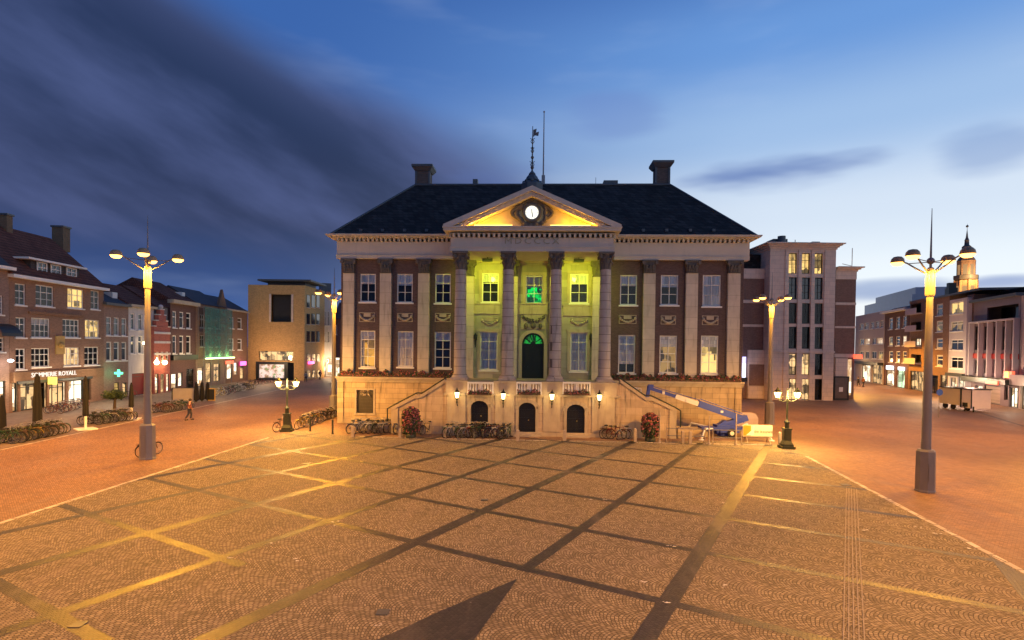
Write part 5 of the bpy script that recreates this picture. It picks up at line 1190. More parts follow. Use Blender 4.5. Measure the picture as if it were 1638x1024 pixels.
bD0 = rowhouse('narrow_house', 'dark slate-clad house rising behind the small stepped gable', 246.3, 268, 491, mat('slate_cladding', (.08,.085,.11), .6, .2)); bD0.done(); bD0.gable_roof(bD0.zt, bD0.f.z(257,466,4), 4, TILE)
# small gabled house standing in front
bD = Bld('gabled_house', 'small red and white stepped gable house with glowing amber windows', LL_.at(246.5,-.6), LL_.at(272,-.6), 0, wmat('red_white_brick', (.3,.09,.07)), .55, group='narrow houses along the left street'); bD.zt = bD.f.z(258,532,0)
bD.rows(((250,255),(257.5,262.5),(265,270)), ((563,580),), 259, cols=1, fw=.1, back='lit2', sill=False); bD.win(248,254,598,632, back='litw', cols=1, frame='dark', sill=False); bD.win(257,263,598,630, back='shop', cols=1, frame='sandp', sill=False); bD.win(266,271,598,628, back='litw', cols=1, frame='dark', sill=False)
bD.done(); g = MB(); W_ = bD.W; z0 = bD.zt
for i,(k,h) in enumerate(((.0,.0),(.14,.75),(.27,1.5),(.38,2.2))): g.box(W_*k,W_*(1-k),.0,.5,z0+h,z0+h+.72)
g.build('stepped_gable', bD.m, bD.root)
for i,(k,h) in enumerate(((.0,.0),(.14,.75),(.27,1.5),(.38,2.2))): [MB().box(xa,xb,-.06,.55,z0+h+.72,z0+h+.84).build('gable_coping', WS, bD.root) for xa,xb in ((W_*k-.05,W_*(k+.13)),(W_*(1-k-.13),W_*(1-k)+.05))]
for z_ in (z0-.2, z0-1.4, z0-2.9): MB().box(-.02,W_+.02,-.07,-.003,z_,z_+.28).build('stone_band', WS, bD.root)
g = MB()
g.ball((W_/2,.2,z0+3.3),.3,8,6); g.build('gable_finial', WS, bD.root)
g = MB()
for x in (249,262): u_, z_ = bD.f.uz(x+1,580,-.4); g.ball((u_,-.45,z_),.3,10,6); light('globe_lamp_light', (u_,-1.0,z_-.2), 110, (1,.62,.25), .2, bD.root)
g.build('globe_lamp', emit('warm_globe', (1,.72,.38), 9), bD.root)
bE = rowhouse('narrow_house', 'dark plum brick house with three white sash windows per floor', 272.3, 313, 483, B3)
bE.rows(((276,282.5),(287,294),(298,305.5)), ((499,525),(537,566)), 290, cols=1, fw=.14, simple=True, back='dpane', rows=(.66,)); bE.win(274,283,598,622, back='litw', cols=1, frame='dark', sill=False); bE.win(285,292,596,618, back='litw', cols=1, frame='dark', sill=False); bE.win(298,310,590,622, back='room', cols=1, frame='dark', sill=False)
bE.done(); gutter(bE, bE.zt+.1, 'sandp', .6, .5); bE.gable_roof(bE.zt, bE.f.z(290,459,5), 5, TILE); bE.box('shop_fascia', M['dark'], .1, bE.W-.1, -.4, -.003, bE.f.z(290,576,0), bE.f.z(290,568,0))
g = MB(); a,b_,c,d = bE.q(291,298,468,487,1.5); g.box(a,b_,1.5,4,c-.3,d); g.build('dormer', M['white'], bE.root)
bF = rowhouse('netted_house', 'house wrapped in green scaffold netting above a lit strip', 313.5, 359.5, 489, B2); 
bF.rows(((320,327),(332,339),(345,352)), ((505,525),(537,555)), 336, **simp); bF.win(316,325,588,618, back='litw', cols=1, frame='dark', sill=False); bF.win(329,338,580,612, back='shop', cols=1, frame='dark', sill=False); bF.win(342,352,582,610, back='shop', cols=2, frame='dark', sill=False)
bF.done(); bF.gable_roof(bF.zt, bF.f.z(330,468,4), 4, TILE2)
m_ = bpy.data.materials.new('green_net'); m_.use_nodes = True; t = NT(m_.node_tree); p_ = t.n['Principled BSDF']; p_.inputs['Base Color'].default_value = (.06,.2,.16,1); p_.inputs['Roughness'].default_value = .8
tc = t.new('ShaderNodeTexCoord').outputs['Object']; tr = t.new('ShaderNodeBsdfTransparent'); mx = t.new('ShaderNodeMixShader'); t.put(mx.inputs[0], t.m('ADD', .25, t.m('MULTIPLY', t.noise(tc, 1.2, 4), .7))); t.l.new(tr.outputs[0], mx.inputs[1]); t.l.new(p_.outputs[0], mx.inputs[2]); t.l.new(mx.outputs[0], t.n['Material Output'].inputs[0])
sz0, sz1 = bF.f.z(336,573,-1.2), bF.f.z(336,492,-1.2)
g = MB(); n = 18; W_ = bF.W
for i in range(n):
    a, b_ = W_*i/n, W_*(i+1)/n; ya, yb = -1.25+.06*math.sin(i*1.9), -1.25+.06*math.sin((i+1)*1.9); g.poly([(a,ya,sz0),(b_,yb,sz0),(b_,yb,sz1),(a,ya,sz1)])
sc_ = MB()
for i in range(5):
    x = W_*i/4; sc_.tube((x,-1.1,0),(x,-1.1,sz1),.04,n=5); sc_.tube((x,-.3,sz0),(x,-.3,sz1),.04,n=5)
for k in range(5): z_ = sz0+(sz1-sz0)*k/4; sc_.tube((0,-1.1,z_),(W_,-1.1,z_),.035,n=5); sc_.box(0,W_,-1.05,-.3,z_-.06,z_-.02)
o = sc_.build('scaffold', M['galv'], bF.root); g.build('scaffold_net', m_, o)
g = MB(); g.box(0,W_,-1.6,-1.35,sz0-.12,sz0+.05); g.build('strip_lamp', emit('green_white_strip', (.75,1,.4), 5), o)
for k in (.2,.5,.8): light('strip_lamp_light', (W_*k,-1.5,sz0+.4), 40, (.8,1,.3), .3, o)
bG = rowhouse('narrow_house', 'umber brick house between the green net and the tan block', 360, 396, 497, B5)
bG.rows(((366.5,374),(380,387)), ((508,526),(542,560)), 376, cols=1, fw=.12, simple=True, back='dpane', rows=(.66,)); bG.win(363,371,582,606, back='litw', cols=1, frame='dark', sill=False); bG.win(374,380,580,600, back='litw', cols=1, frame='dark', sill=False); bG.win(384,390,585,606, back='shop', cols=1, frame='dark', sill=False)
bG.done(); gutter(bG, bG.zt+.1, 'sandp', .4); bG.gable_roof(bG.zt, bG.f.z(376,480,4), 4, TILE2)
bG.box('red_shop_sign', emit('red_sign', (1,.12,.05), 1.6), bG.f.u(362,-.3), bG.f.u(374,-.3), -.3, -.1, bG.f.z(368,582,0), bG.f.z(368,577,0)); bG.box('pink_shop_sign', emit('pink_sign', (1,.1,.45), 3), bG.f.u(386,-.6), bG.f.u(394,-.6), -.6, -.4, bG.f.z(390,584,0), bG.f.z(390,578,0))
g = MB(); u_, z_ = bG.f.uz(354,458,-.02); g.poly([(-2.5,-.05,bG.zt-.2),(.6,-.05,bG.zt-.2),(-.95,-.05,bG.f.z(355,463,0))]); g.poly([(-2.5,.35,bG.zt-.2),(-.95,.35,bG.f.z(355,463,0)),(.6,.35,bG.zt-.2)]); g.poly([(-2.5,-.05,bG.zt-.2),(-.95,-.05,bG.f.z(355,463,0)),(-.95,.35,bG.f.z(355,463,0)),(-2.5,.35,bG.zt-.2)]); g.poly([(.6,-.05,bG.zt-.2),(.6,.35,bG.zt-.2),(-.95,.35,bG.f.z(355,463,0)),(-.95,-.05,bG.f.z(355,463,0))]); g.build('pointed_gable', B5, bG.root)
light('street_fill', (bE.W*.5,-4.5,4), 900, (1,.65,.3), .4, bE.root); light('street_fill', (bG.W*.5,-4.5,4), 900, (1,.62,.35), .4, bG.root)  # added fill lights hanging before the lit shops, without fixtures
# --- tan block
p0, p1 = atz(396.5,99), atz(487,99)
T = Bld('tan_block', 'modern tan brick block with a black square opening and large lit poster', p0, p1, 0, B4, 10.5, cat='building'); T.zt = T.f.z(440,456,0)
sq = T.q(434,466,471,515); T.win(434,466,471,515, cols=1, rows=(), simple=True, back='room', frame='dark', sill=False, rev=.9, fw=.02)
T.win(414,469,562,577, back='shop', cols=6, rows=(), frame='dark', sill=False, rev=.5); T.win(409,470,580,609, back='room', cols=1, rows=(), frame='dark', sill=False, rev=1.0)
T.wins[-1] = (T.wins[-1][0], dict(back='room', cols=1, rows=(), simple=True, frame='dark', sill=False, rev=1.0)); T.done()
T.box('opening_frame', PINKSTONE, sq[0]-.35, sq[0]-.01, -.12, -.002, sq[2]-.05, sq[3]+.05); T.box('opening_frame', PINKSTONE, sq[1]+.01, sq[1]+.35, -.12, -.002, sq[2]-.05, sq[3]+.05)
a,b_,c,d = T.q(415,456,583,609); 
def poster_mat():
    m = bpy.data.materials.new('poster_print'); m.use_nodes = True; t = NT(m.node_tree); p = t.n['Principled BSDF']; tc = t.new('ShaderNodeTexCoord').outputs['Object']
    n = t.noise(tc, .9, 5, .6); col = t.mix(t.sstep(n, .45, .62), (.6,.52,.5,1), (.22,.13,.07,1)); col = t.mix(t.sstep(t.noise(tc, 1.7, 3), .58, .66), col, (.15,.25,.1,1)); t.l.new(col, p.inputs['Base Color']); t.l.new(col, p.inputs['Emission Color']); p.inputs['Emission Strength'].default_value = .7; return m
T.box('backlit_poster', poster_mat(), a+.1, b_-.1, -.25, -.15, c+.4, d); g = MB(); g.box(a-.5,a,-.3,.0,.02,d+.5); g.box(b_,b_+.6,-.3,.0,.02,d+.5); g.box(a,b_,-.3,.0,d+.05,d+.5); g.build('entrance_frame', M['dark'], T.root)
T.box('roof_slab', M['lead'], T.f.u(411,-.5), T.W+1.2, -.4, 8, T.zt+.7, T.zt+1.0); T.box('roof_plant', M['lead'], T.f.u(420,-.5), T.W-.5, 1.5, 7, T.zt+.01, T.zt+.699)
S = Frame(p1 + Vector((0.01,0,0)), T.f.world(T.W,10.5,0)+Vector((.01,0,0))); SR = T.root
def side_wins(B, fr, cols, rows, **kw):
    """windows standing proud on a side wall: children of the block, placed in its own frame"""
    for (y0,y1) in rows:
        for (x0,x1) in cols:
            a,b_ = fr.u(x0,0,(y0+y1)/2), fr.u(x1,0,(y0+y1)/2); c,d = fr.z((x0+x1)/2,y1,0), fr.z((x0+x1)/2,y0,0)
            X0 = B.W; g = MB(); g.box(X0+.002,X0+.04,a,b_,c,d); o = g.build('window', M['dark'], B.root); g = MB(); g.box(X0+.042,X0+.05,a+.08,b_-.08,c+.08,d-.08); g.build('pane', M[kw.get('back','dpane')], o)
            g = MB(); g.box(X0+.003,X0+.14,a-.1,b_+.1,c-.12,c-.005); g.build('sill', PINKSTONE, o)
side_wins(T, S, ((490.5,495.5),(498,503.5),(506,511)), ((472,492),(502,519),(530,547)))
side_wins(T, S, ((491,496),(499,504),(507,511)), ((566,578),(592,604)), back='shop')
T.box('pink_sign', emit('pink_sign', (1,.1,.45), 3), T.W+.1, T.W+.5, 1.5, 3.6, T.f.z(500,583,0), T.f.z(500,579,0))
# white building beyond and dark backs
Wb = Bld('white_building', 'pale lavender building with narrow dark windows behind the tan block', atz(515.5,112), atz(534,113), 0, WS, 8, cat='building', group='far buildings left of the city hall'); Wb.zt = Wb.f.z(522,470,0)
Wb.rows(((515.8,518),(519.5,522),(524,527)), ((498,521),(530,548)), 522, **simp); Wb.win(516,521,580,603, back='litw', cols=1, frame='dark', sill=False); Wb.win(524,532,572,600, back='litw', cols=2, frame='dark', sill=False); Wb.done(); Wb.box('penthouse', M['lead'], 0, Wb.W*.8, 1, 6, Wb.zt+.01, Wb.f.z(522,464,0)+1.5)
Wc = Bld('dark_gabled_house', 'dark brick house with pointed roof seen beside the city hall corner', atz(534.3,106), atz(560,106), 0, B3, 9, cat='house', group='far buildings left of the city hall'); Wc.zt = Wc.f.z(540,510,0); Wc.win(536,543,572,612, back='litw', cols=1, frame='dark', sill=False); Wc.rows(((536,539),), ((520,535),), 537, **simp); Wc.done(); Wc.gable_roof(Wc.zt, Wc.f.z(540,484,3), 3, TILE2)
light('street_fill', (Wb.W*.6,-3,3), 900, (1,.7,.4), .4, Wb.root)  # added fill light, no lamp stands here
# ------------------------------------------------------------------ stone tower right of the city hall
tp0, tp1 = atz(1229,71.5), atz(1334,71.5)
Q = Bld('stone_tower_block', 'pink-grey stone office tower with three columns of tall windows and lit top floor', tp0, tp1, 0, PINKSTONE, 12, cat='building'); Q.zt = Q.f.z(1285,395,0)
xs_top, xs_bot = ((1263,1276),(1284,1297),(1304.5,1317.5)), ((1258.5,1271),(1279.5,1292.5),(1300,1312.5))
rows_ = ((405,438),(444,479),(485,518),(523,558),(566,600),(606,640)); k = 0
for i,(y0,y1) in enumerate(rows_):
    bk = ['lit','dpane','room','room','shop','shop'][i]
    for j in range(3):
        c0 = xs_top[j]; r = Q.q(c0[0]-1.2, c0[1]-1.2, y0, y1); za,zb = Q.f.z(1288,y1,0), Q.f.z(1288,y0,0)
        r = (r[0], r[1], max(.05,za), zb); Q.holes.append(r); Q.wins.append((r, dict(cols=2, rows=(.33,.66), fw=.08, frame='dark', sill=False, back=(bk if not (i >= 4 and j == 2) else 'room'), simple=(i in (1,)), rev=.35)))
Q.done()
g = MB()
for i in range(4):
    x = Q.wins[0][0][0] + (Q.wins[1][0][0]-Q.wins[0][0][0])*i; w_ = (Q.wins[1][0][0]-Q.wins[0][0][1]); g.box(x-w_*.75,x-w_*.25,-.12,-.002,0.05,Q.f.z(1288,400,0))
g.box(-.05,Q.W+.05,-.16,-.003,Q.f.z(1288,563,0)-.1,Q.f.z(1288,563,0)+.15)
g.build('stone_rib', PINKSTONE, Q.root)
zc_ = Q.zt; g = MB(); g.frust(-.1,Q.W+.1,-.1,11,zc_-.25,zc_+.3,-.45) if False else None
for i,(o_,z0,z1) in enumerate(((.12,zc_-.3,zc_-.05),(.3,zc_-.05,zc_+.15),(.55,zc_+.15,zc_+.32),(.8,zc_+.32,zc_+.45))): g.box(-o_,Q.W+o_,-o_,11,z0,z1+.0)
g.build('cornice', PINKSTONE, Q.root); g = MB(); g.box(1.3,3.2,2,4,zc_+.46,zc_+1.4); g.lathe([(.5,0),(.5,1.2)], (2.2,1.6,zc_+.46), 10); g.box(6.5,7.5,2,4,zc_+.46,zc_+1.1); g.tube((4.2,2,zc_+.4),(4.2,2,zc_+1.3),.05); g.build('roof_plant', M['lead'], Q.root)
def annex(name, label, x0, x1, Y, ytop, bands, ref, holes=(), depth=11):
    b = Bld(name, label, atz(x0,Y), atz(x1,Y), 0, wmat('reddish_brick', (.2,.12,.085)), depth, cat='building', group='brick wings of the stone tower'); b.zt = b.f.z(ref,ytop,0)
    for h in holes: b.win(*h[:4], **h[4])
    b.done()
    for y0,y1 in bands: MB().box(-.02,b.W+.02,-.08,-.002,b.f.z(ref,y1,0),b.f.z(ref,y0,0)).build('stone_band', PINKSTONE, b.root)
    return b
L1 = annex('brick_wing', 'reddish brick wing with pale bands between the city hall and the stone tower', 1150, 1228.5, 73, 430, ((430,446),(480,485),(519,523)), 1205)
u0, u1 = L1.f.u(1197,-.3), L1.f.u(1228,-.3); g = MB(); g.box(u0,u1,-.4,-.003,.05,L1.f.z(1210,560,0)); g.build('entrance_portal', PINKSTONE, L1.root); a,b_,c,d = L1.q(1197,1228,583,617,-.4); L1.box('brick_panel', L1.m, a+.1, b_-.1, -.46, -.402, c, d); L1.box('pale_panel', PINKSTONE, a+.1,b_-.1,-.46,-.402,.1,c-.15)
L1.box('roof_block', M['slate'], -2, L1.W-.4, 1.2, 9, L1.zt+.01, L1.f.z(1205,407,1.2)); 
u_, z_ = L1.f.uz(1187,588,-1.0); g = MB(); g.box(u_-.55,u_+.45,-1.1,-.9,z_-1.3,z_+1.4); o = g.build('lit_sign_box', emit('violet_screen', (.45,.42,1), 1.8, .6, .7, (.7,.75,1)), L1.root); g = MB(); g.box(u_-.75,u_+.65,-1.15,-.85,z_-1.8,z_-1.302); g.tube((u_,-1.0,0),(u_,-1.0,z_-1.8),.07,n=6); g.build('sign_stand', M['dark'], o)
R1_ = annex('brick_wing', 'reddish brick wing with pale bands right of the stone tower', 1334.8, 1367, 73.5, 432, ((432,447),(484,488),(522,525),(566,572)), 1352)
g = MB(); zc_ = R1_.zt; 
for o_,z0,z1 in ((.15,-.2,.05),(.4,.05,.25),(.7,.25,.4)): g.box(0,R1_.W+o_,-o_,10,zc_+z0,zc_+z1)
g.tube((R1_.W-.3,.5,zc_+.4),(R1_.W-.3,.5,zc_+3.0),.05); g.tube((R1_.W-1.6,.5,zc_+.9),(R1_.W-.3,.5,zc_+.6),.04)
g.build('cornice', PINKSTONE, R1_.root)
R1_.box('shop_window', emit('lit_shop_white', (1,.86,.6), 2), R1_.W-1.9, R1_.W-.4, -.05, -.003, .6, R1_.f.z(1352,575,0)); R1_.box('entrance_portal', PINKSTONE, 0, 1.6, -.35, -.003, .02, R1_.f.z(1340,573,0))
R1_.box('red_sign', emit('red_sign', (1,.12,.05), 1.6), R1_.W-.2, R1_.W+.7, -.6, -.1, R1_.f.z(1365,574,0), R1_.f.z(1365,567,0))
# glass display column
p = gnd(1345,640); rt = empty('glass_display', p, 0, 'dark glass display case standing right of the stone tower entrance', 'display case'); g = MB(); hh = zat(1345,602,p.y); g.box(-.95,.95,-.15,.15,0,.25); g.box(-.95,.95,-.18,.18,hh-.18,hh)
for x in (-.95,.88): g.box(x,x+.07,-.15,.15,.25,hh-.18)
g.build('frame', M['dark'], rt); MB().box(-.87,.87,-.05,.05,.26,hh-.19).build('display_panel', mat('dim_poster', (.12,.09,.08), .3, .5, 1.5), rt); g = MB(); g.box(-.3,.2,-.07,-.055,1.1,1.7); g.build('white_notice', M['white'], rt)
# ------------------------------------------------------------------ right street
RL = Line((78.0,125.0),(58.9,63.4))
def rb(name, label, x0, x1, ytop, m, depth=11, off=0.0, cat='building'):
    b = Bld(name, label, RL.at(x0+.15,off), RL.at(x1-.15,off), 0, m, depth, cat=cat, group='buildings along the right street'); b.zt = b.f.z((x0+x1)/2, ytop, 0); return b
PALE = mat('pale_pink_render', (.46,.38,.35), .8, .12, 1.2, dirt=.15); LAV = mat('lavender_white_render', (.46,.4,.42), .7, .1, 1.2, dirt=.1)
shopk = dict(frame='dark', sill=False, rows=(.8,), rev=.35)
b1 = rb('pale_shop_building', 'pale shop building with strip windows and a blue glass top floor', 1367.5, 1414, 502, PALE)
b1.rows(((1375,1381),(1383,1389),(1392,1398),(1400,1406),(1408,1413)), ((515,526),), 1395, cols=2, fw=.12, simple=True, back='dpane'); b1.rows(((1375,1382),(1384,1391),(1395,1401),(1403,1412)), ((541,551),), 1395, each={1:dict(back='litw',simple=False),3:dict(back='litw',simple=False)}, cols=2, fw=.12, simple=True, back='dpane', rows=())
b1.rows(((1375,1381),(1384,1390),(1394,1402),(1405,1412)), ((562,574),), 1395, each={3:dict(back='lit',simple=False)}, cols=2, fw=.12, simple=True, back='dpane', rows=()); b1.win(1378,1392,584,612, back='litw', cols=2, **shopk); b1.win(1395,1411,584,614, back='shop', cols=3, **shopk); b1.done()
b1.box('glass_penthouse', mat('blue_glass', (.1,.16,.3), .12, .15, .8, spec=.9), .8, b1.W+9, 1.5, 8, b1.zt+.01, b1.f.z(1392,487,1.5)); b1.box('roof_plant', mat('blue_glass', (.1,.16,.3)), 3, b1.W+6, 3, 8, b1.f.z(1392,487,1.5)+.01, b1.f.z(1392,479,3))
b1.box('canopy', M['dark'], 0, b1.W, -1.0, -.01, b1.f.z(1392,583,0), b1.f.z(1392,579,0))
b2 = rb('brick_shop_house', 'dark brick house with white eaves and bright white and green shop', 1414.3, 1453.5, 497, B3)
b2.rows(((1421.5,1428),(1433,1439.5),(1443.5,1450)), ((507,526),(538,553),(562,580)), 1436, each={3:dict(back='lit',simple=False),5:dict(back='litw',simple=False)}, cols=1, fw=.14, simple=True, back='dpane'); b2.win(1416,1430,592,619, back='litw', cols=2, **shopk); b2.win(1434,1447,590,621, back=emit('greenish_shop', (.75,1,.6), 1.6, 1.0, 1.0, (.1,.12,.05)), cols=2, **shopk); b2.done(); gutter(b2, b2.zt+.1, 'white', .9, .35); b2.gable_roof(b2.zt, b2.f.z(1434,489,4), 4, TILE2)
b2.box('white_sign', emit('white_sign', (.9,.95,1), 2.2), b2.f.u(1419,-.3), b2.f.u(1429,-.3), -.4, -.2, b2.f.z(1424,591,0), b2.f.z(1424,585,0)); b2.box('white_sign', emit('white_sign', (.9,.95,1), 2.2), b2.f.u(1438,-.3), b2.f.u(1447,-.3), -.4, -.2, b2.f.z(1442,592,0), b2.f.z(1442,587,0))
b3 = rb('balcony_house', 'narrow brown apartment house with four stacked balconies', 1453.8, 1479, 484, B1)
b3.rows(((1457,1473),), ((486,501),(515,528),(541,553),(567,580)), 1465, each={2:dict(back='litw')}, cols=3, fw=.1, frame='dark', sill=False, back='room', rows=(), rev=.9); b3.win(1455,1478,594,627, back='shop', cols=4, **shopk); b3.done(); b3.box('parapet', B1, 0, b3.W, -.1, .3, b3.zt, b3.zt+.4)
for y0 in (502,529,554,581):
    g = MB(); z_ = b3.f.z(1465,y0,0); a,b_ = b3.f.u(1456,0), b3.f.u(1474,0); g.box(a,b_,-.9,-.003,z_-.15,z_); g.box(a,b_,-.9,-.84,z_,z_+.85); g.build('balcony', LAV, b3.root)
b4 = rb('brown_flats', 'tall brown brick block with one column of white framed windows', 1479.3, 1517, 478, B1)
b4.rows(((1497.5,1508),), ((486,505),(513,531),(541,558),(568,586)), 1503, each={1:dict(back='lit',simple=False)}, cols=1, fw=.22, simple=True, back='dpane', rows=(.6,)); b4.win(1484,1500,600,632, back='room', cols=2, **shopk); b4.win(1503,1515,600,636, back='shop', cols=2, **shopk); b4.done(); b4.box('roof_edge', M['lead'], -.1, b4.W+9.0, -.2, 8, b4.zt, b4.zt+.3)
g = MB(); a = b4.f.u(1512,2); g.box(a-.7,a+.7,2,3.2,b4.zt+.3,b4.zt+1.8); g.box(a-.4,a+.4,2.1,3.1,b4.zt+1.8,b4.zt+2.6); g.build('chimney', M['dark'], b4.root)
b5 = rb('white_bay_house', 'white rendered bay with wide windows, its top window lit amber', 1517.2, 1545, 478.5, LAV, 10.5, -.6)
b5.rows(((1520.5,1541),), ((483,502),), 1531, cols=2, fw=.12, back='lit', frame='white', rows=()); b5.rows(((1520.5,1540.5),), ((514,530),(543,560),(571,590)), 1531, each={0:dict(back='h1')}, cols=2, fw=.12, back='room', rows=(.7,)); b5.win(1507.5 if False else 1518.5,1529,604,642, back='litw', cols=2, **shopk); b5.win(1531,1543,602,645, back='litw', cols=2, **shopk); b5.done()
b5.box('shop_fascia', M['dark'], .1, b5.W, -.4, -.003, b5.f.z(1531,602,0), b5.f.z(1531,597,0))
b6 = rb('brown_strip_house', 'narrow strip of brown brick between the white bay and the finned building', 1545.3, 1555.5, 472, B1); b6.win(1548,1555,606,648, back='litw', cols=1, **shopk); b6.done()
b7 = rb('finned_building', 'modern building with white vertical fins, a red band and an open roof terrace', 1555.8, 1631, 479, mat('plum_panels', (.17,.13,.15), .5, .2, 1.0), 11)
z_t0, z_t1 = b7.f.z(1592,516,0), b7.f.z(1592,484,0)
b7.win(1579,1629,489,515, cols=5, rows=(), frame='dark', sill=False, back='room', rev=1.6, fw=.12)
for x0,x1 in ((1559,1570.5),(1574,1585),(1588.5,1599.5),(1603,1614.5),(1618,1629)):
    b7.win(x0,x1,522,560, cols=1, rows=(.5,), frame='dark', sill=False, back='room'); b7.win(x0,x1,576,598, cols=2, rows=(), frame='dark', sill=False, back='shop' if x0 in (1588.5,1603,1618) else 'room')
b7.win(1559,1571,617,646, back='litw', cols=2, **shopk); b7.win(1574,1600,617,649, back=mat('roller_shutter', (.32,.24,.2), .5, .1, 2, (9,.12,.02,(.2,.15,.12))), cols=1, rows=(), frame='dark', sill=False, simple=True); b7.win(1606,1612,617,640, back='room', cols=1, **shopk); b7.win(1607.5 if False else 1613.5,1629,620,652, back='litw', cols=3, **shopk); b7.done()
g = MB()
for px in (1557,1572.2,1586.7,1601.2,1616.3,1630.5):
    u_ = min(b7.f.u(px,0), b7.W-.2); g.box(u_-.13,u_+.13,-.55,-.003,b7.f.z(1592,604,0),z_t0+.1)
g.box(0,b7.W,-.6,-.002,z_t0+.1,z_t0+.3); g.build('white_fin', LAV, b7.root); b7.box('red_band', mat('red_panel', (.45,.05,.04), .5), .05, b7.W-.05, -.1, -.004, b7.f.z(1592,574,0), b7.f.z(1592,566,0))
b7.box('shop_canopy', M['dark'], 0, b7.W, -1.3, -.01, b7.f.z(1592,613,0), b7.f.z(1592,605,0)); b7.box('red_shop_sign', emit('red_sign_bright', (1,.08,.03), 3), b7.f.u(1578,-1.4), b7.f.u(1597,-1.4), -1.42, -1.31, b7.f.z(1588,615,-1.3), b7.f.z(1588,609,-1.3))
b7.box('roof_edge', M['lead'], -.1, b7.W, -.5, 10, b7.zt, b7.zt+.35); g = MB(); a = b7.f.u(1606,3,470); g.box(a, b7.W+2, 2.5, 6, b7.zt+.35, b7.f.z(1618,464,2.5)); g.box(1.0,7.5,2.5,6,b7.zt+.35,b7.f.z(1560,473,2.5)); g.build('roof_plant', M['slate'], b7.root)
b8 = rb('edge_building', 'pale grey speckled building cut by the right picture edge', 1631.3, 1700, 468, PALE, 11); b8.win(1632,1655,612,658, back='litw', cols=3, **shopk); b8.rows(((1640,1652),(1658,1670)), ((490,510),(530,550),(570,585)), 1650, **simp); b8.done()
b8.box('fascia', PALE, -.1, b8.W, -.9, -.01, b8.f.z(1640,617,0), b8.f.z(1640,600,0))
b8.box('red_sign_box', M['dark'] if False else emit('red_sign', (1,.12,.05), 1.6), -1.6, .2, -.8, -.5, b8.f.z(1622,605,0), b8.f.z(1622,594,0)); b8.box('yellow_sign_mark', emit('yellow_sign', (1,.85,.1), 1.6), -1.1, -.4, -.86, -.81, b8.f.z(1622,604,0), b8.f.z(1622,595,0))
light('street_fill', (b2.W*.5,-5,4.5), 900, (1,.6,.25), .4, b2.root); light('street_fill', (b1.W*.4,-5,4.5), 700, (1,.6,.25), .4, b1.root); light('street_fill', (b5.W*.5,-4.5,4), 1300, (1,.65,.3), .4, b5.root); light('street_fill', (b7.W*.75,-3.5,3), 700, (1,.5,.35), .4, b7.root); light('street_fill', (b7.W*.2,-3.5,3), 700, (1,.75,.5), .4, b7.root); light('street_fill', (3.5,-2.5,2.6), 200, (1,.8,.55), .4, b8.root)  # fixtureless fill lights added before the shopfronts to brighten the right street
# a lamp high in the right street, out of sight of the square's own lamps
street_lamp(RL.at(1425,-17), 'distant four-armed street lamp in the right street', 9.5, 45, 3200, 1.2) if False else None
# --- church tower
YS = 230.0; c = atz(1542, YS); rt = empty('church_tower', c, 0, 'distant octagonal church tower with slender spire, its shaft lit orange', 'church tower')
zt_ = lambda y: zat(1542, y, YS); k = YS/882
BS = wmat('tower_brick', (.38,.24,.14)); LEADG = mat('weathered_copper', (.09,.085,.085), .6, .3, 1)
g = MB(); g.lathe([(14.5*k,0),(14.5*k,zt_(449))], n=8, a0=math.pi/8, sm=False)
for i in range(8): a = math.pi/4*i; g.box(0,0,0,0,0,0) if False else g.tube((14.5*k*math.cos(a+math.pi/8),14.5*k*math.sin(a+math.pi/8),0),(14.5*k*math.cos(a+math.pi/8),14.5*k*math.sin(a+math.pi/8),zt_(449)),.5,n=5)
g.build('shaft', BS, rt); g = MB(); g.lathe([(16*k,zt_(448)),(16.5*k,zt_(446)),(16.5*k,zt_(441)),(16*k,zt_(441))], n=8, a0=math.pi/8, sm=False); g.build('balustrade', LEADG, rt)
g = MB(); g.lathe([(12.5*k,zt_(446)),(12.5*k,zt_(419)),(12.8*k,zt_(418)),(11*k,zt_(414))], n=8, a0=math.pi/8, sm=False); up = g.build('upper_stage', wmat('tower_dark_brick', (.24,.16,.11)), rt)
for i in range(8):
    g = MB(); a = math.pi/4*i; d_ = Vector((math.cos(a),math.sin(a),0)); s_ = Vector((-d_.y,d_.x,0)); q_ = d_*11.7*k; 
    for zz0,zz1,rr in ((zt_(440),zt_(424),12.5),): 
        q_ = d_*(rr*.925*k); g.raw([q_-s_*.7+Vector((0,0,zz0)),q_+s_*.7+Vector((0,0,zz0)),q_+s_*.7+Vector((0,0,zz1)),q_-s_*.7+Vector((0,0,zz1))], [(0,1,2,3)])
    q_ = d_*(14.5*.93*k); g.raw([q_-s_*.8+Vector((0,0,zt_(476))),q_+s_*.8+Vector((0,0,zt_(476))),q_+s_*.8+Vector((0,0,zt_(458))),q_-s_*.8+Vector((0,0,zt_(458)))], [(0,1,2,3)])
    g.build('louvred_opening', emit('amber_lit_louvre', (.9,.5,.2), .35), rt)
g = MB(); g.lathe([(11*k,zt_(414)),(8.5*k,zt_(411)),(6.2*k,zt_(407)),(5.8*k,zt_(399)),(6.5*k,zt_(398)),(6.5*k,zt_(395)),(3.4*k,zt_(392)),(3*k,zt_(386)),(3.3*k,zt_(385)),(1.6*k,zt_(380)),(1.2*k,zt_(376)),(.35*k,zt_(368)),(.2*k,zt_(358))], n=8, a0=math.pi/8, sm=False); g.ball((0,0,zt_(362)),.5,8,6); g.build('spire', LEADG, rt)
for dx_ in (-9,7): light('tower_flood', (dx_, -14, zt_(500)), 20000, (1,.5,.12), .5, rt)
light('tower_flood', (-2, -7, zt_(443)), 5000, (1,.55,.2), .3, rt)
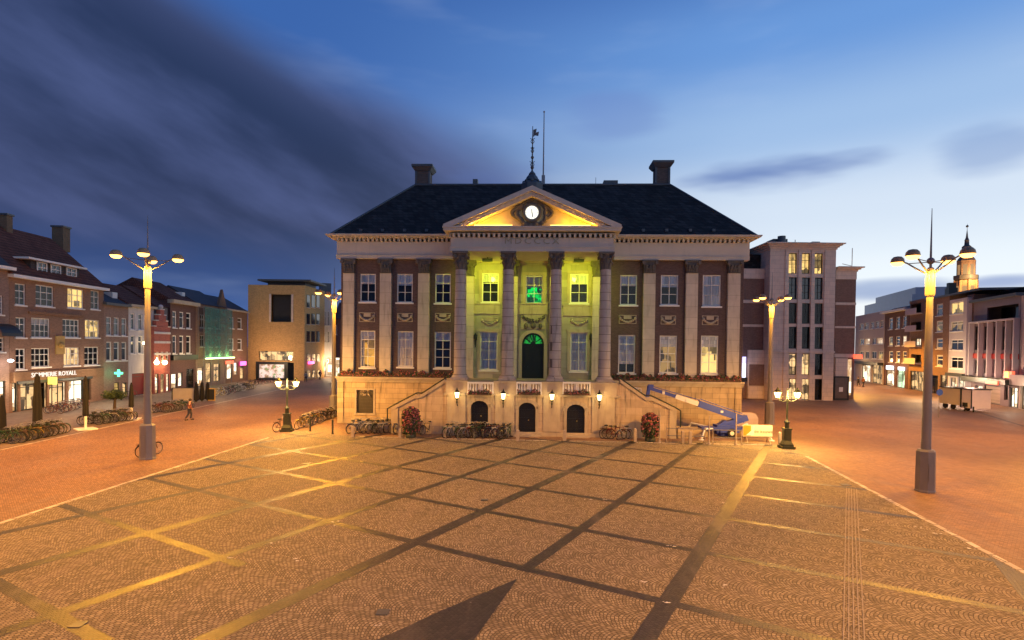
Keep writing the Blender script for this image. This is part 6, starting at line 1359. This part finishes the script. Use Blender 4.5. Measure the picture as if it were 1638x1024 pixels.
# --- market trailer and sign post
p = gnd(1530,656); f_ = Frame(gnd(1504,652), gnd(1556,659)); rt = f_.root('market_trailer', 'closed cream market trailer with a pale end panel, standing by the right street', 'trailer'); W_ = f_.w; h = zat(1530,622,p.y)
MB().box(0,W_*.68,-.1,2.0,.55,h).build('body', mat('cream_trailer', (.8,.68,.42), .5, .08), rt); MB().box(W_*.68+.01,W_,-.12,2.0,.35,h).build('end_panel', mat('pale_pink_panel', (.8,.72,.7), .5, .08), rt)
g = MB(); g.box(-.05,W_+.05,-.18,2.1,h+.001,h+.1); g.box(W_*.66,W_*.7,-.16,-.101,.35,h); g.box(W_-.07,W_+.02,-.18,-.121,.35,h); g.build('trim', M['iron'], rt)
for x in (.6,1.7,W_-.8): g = MB(); g.ring((x,.1,.33),.22,.11,'Y',16,6); g.tube((x,.02,.33),(x,.18,.33),.15,n=8); g.build('wheel', M['rub'], rt)
g = MB(); g.box(W_-.9,W_-.45,-.4,-.2,.5,.95); g.tube((W_-.7,-.3,0),(W_-.7,-.3,.5),.05); g.tube((W_+.3,-.2,0),(W_+.3,-.2,.6),.08); g.build('hitch', M['iron'], rt)
p = gnd(1501.5,668); h = zat(1501,622,p.y); g = MB(); g.tube((0,0,0),(0,0,h),.035,n=6); rt = g.build('sign_post', M['galv']); rt.location = p; tag(rt, 'thin post with a round blue sign beside the market trailer', 'road sign'); g = MB(); n = 16; g.prism([(.32*math.cos(2*math.pi*i/n), h-.35+.32*math.sin(2*math.pi*i/n)) for i in range(n)], -.06, -.04); g.build('blue_disc', mat('blue_sign', (.03,.08,.5), .4), rt)
# cafe tables by the left street end
M['tbl'] = mat('terrace_wood', (.22,.15,.09), .7)
for i,(x_,y_) in enumerate(((368,622),(380,619),(392,617),(360,625))):
    p = gnd(x_,y_); rt = empty('cafe_table', p, .4*i, f'{ORD[i]} small cafe table, counted along the left terrace before the umber house', 'table', 'cafe tables'); MB().box(-.4,.4,-.4,.4,.72,.76).build('table_top', M['tbl'], rt); g = MB(); g.tube((0,0,0),(0,0,.72),.04); g.box(-.25,.25,-.25,.25,0,.03); g.build('pedestal', M['iron'], rt)
# ------------------------------------------------------------------ render settings
sc.view_settings.view_transform = 'Standard'; sc.view_settings.look = 'None'; sc.view_settings.exposure = 0.35; sc.view_settings.gamma = 1
cy = sc.cycles; cy.max_bounces = 5; cy.diffuse_bounces = 3; cy.glossy_bounces = 3; cy.transparent_max_bounces = 8; cy.transmission_bounces = 2
cy.sample_clamp_indirect = 6; cy.sample_clamp_direct = 0; cy.use_denoising = True; cy.use_adaptive_sampling = True; cy.adaptive_threshold = .015
cy.caustics_reflective = False; cy.caustics_refractive = False
try: cy.use_light_tree = True
except Exception: pass
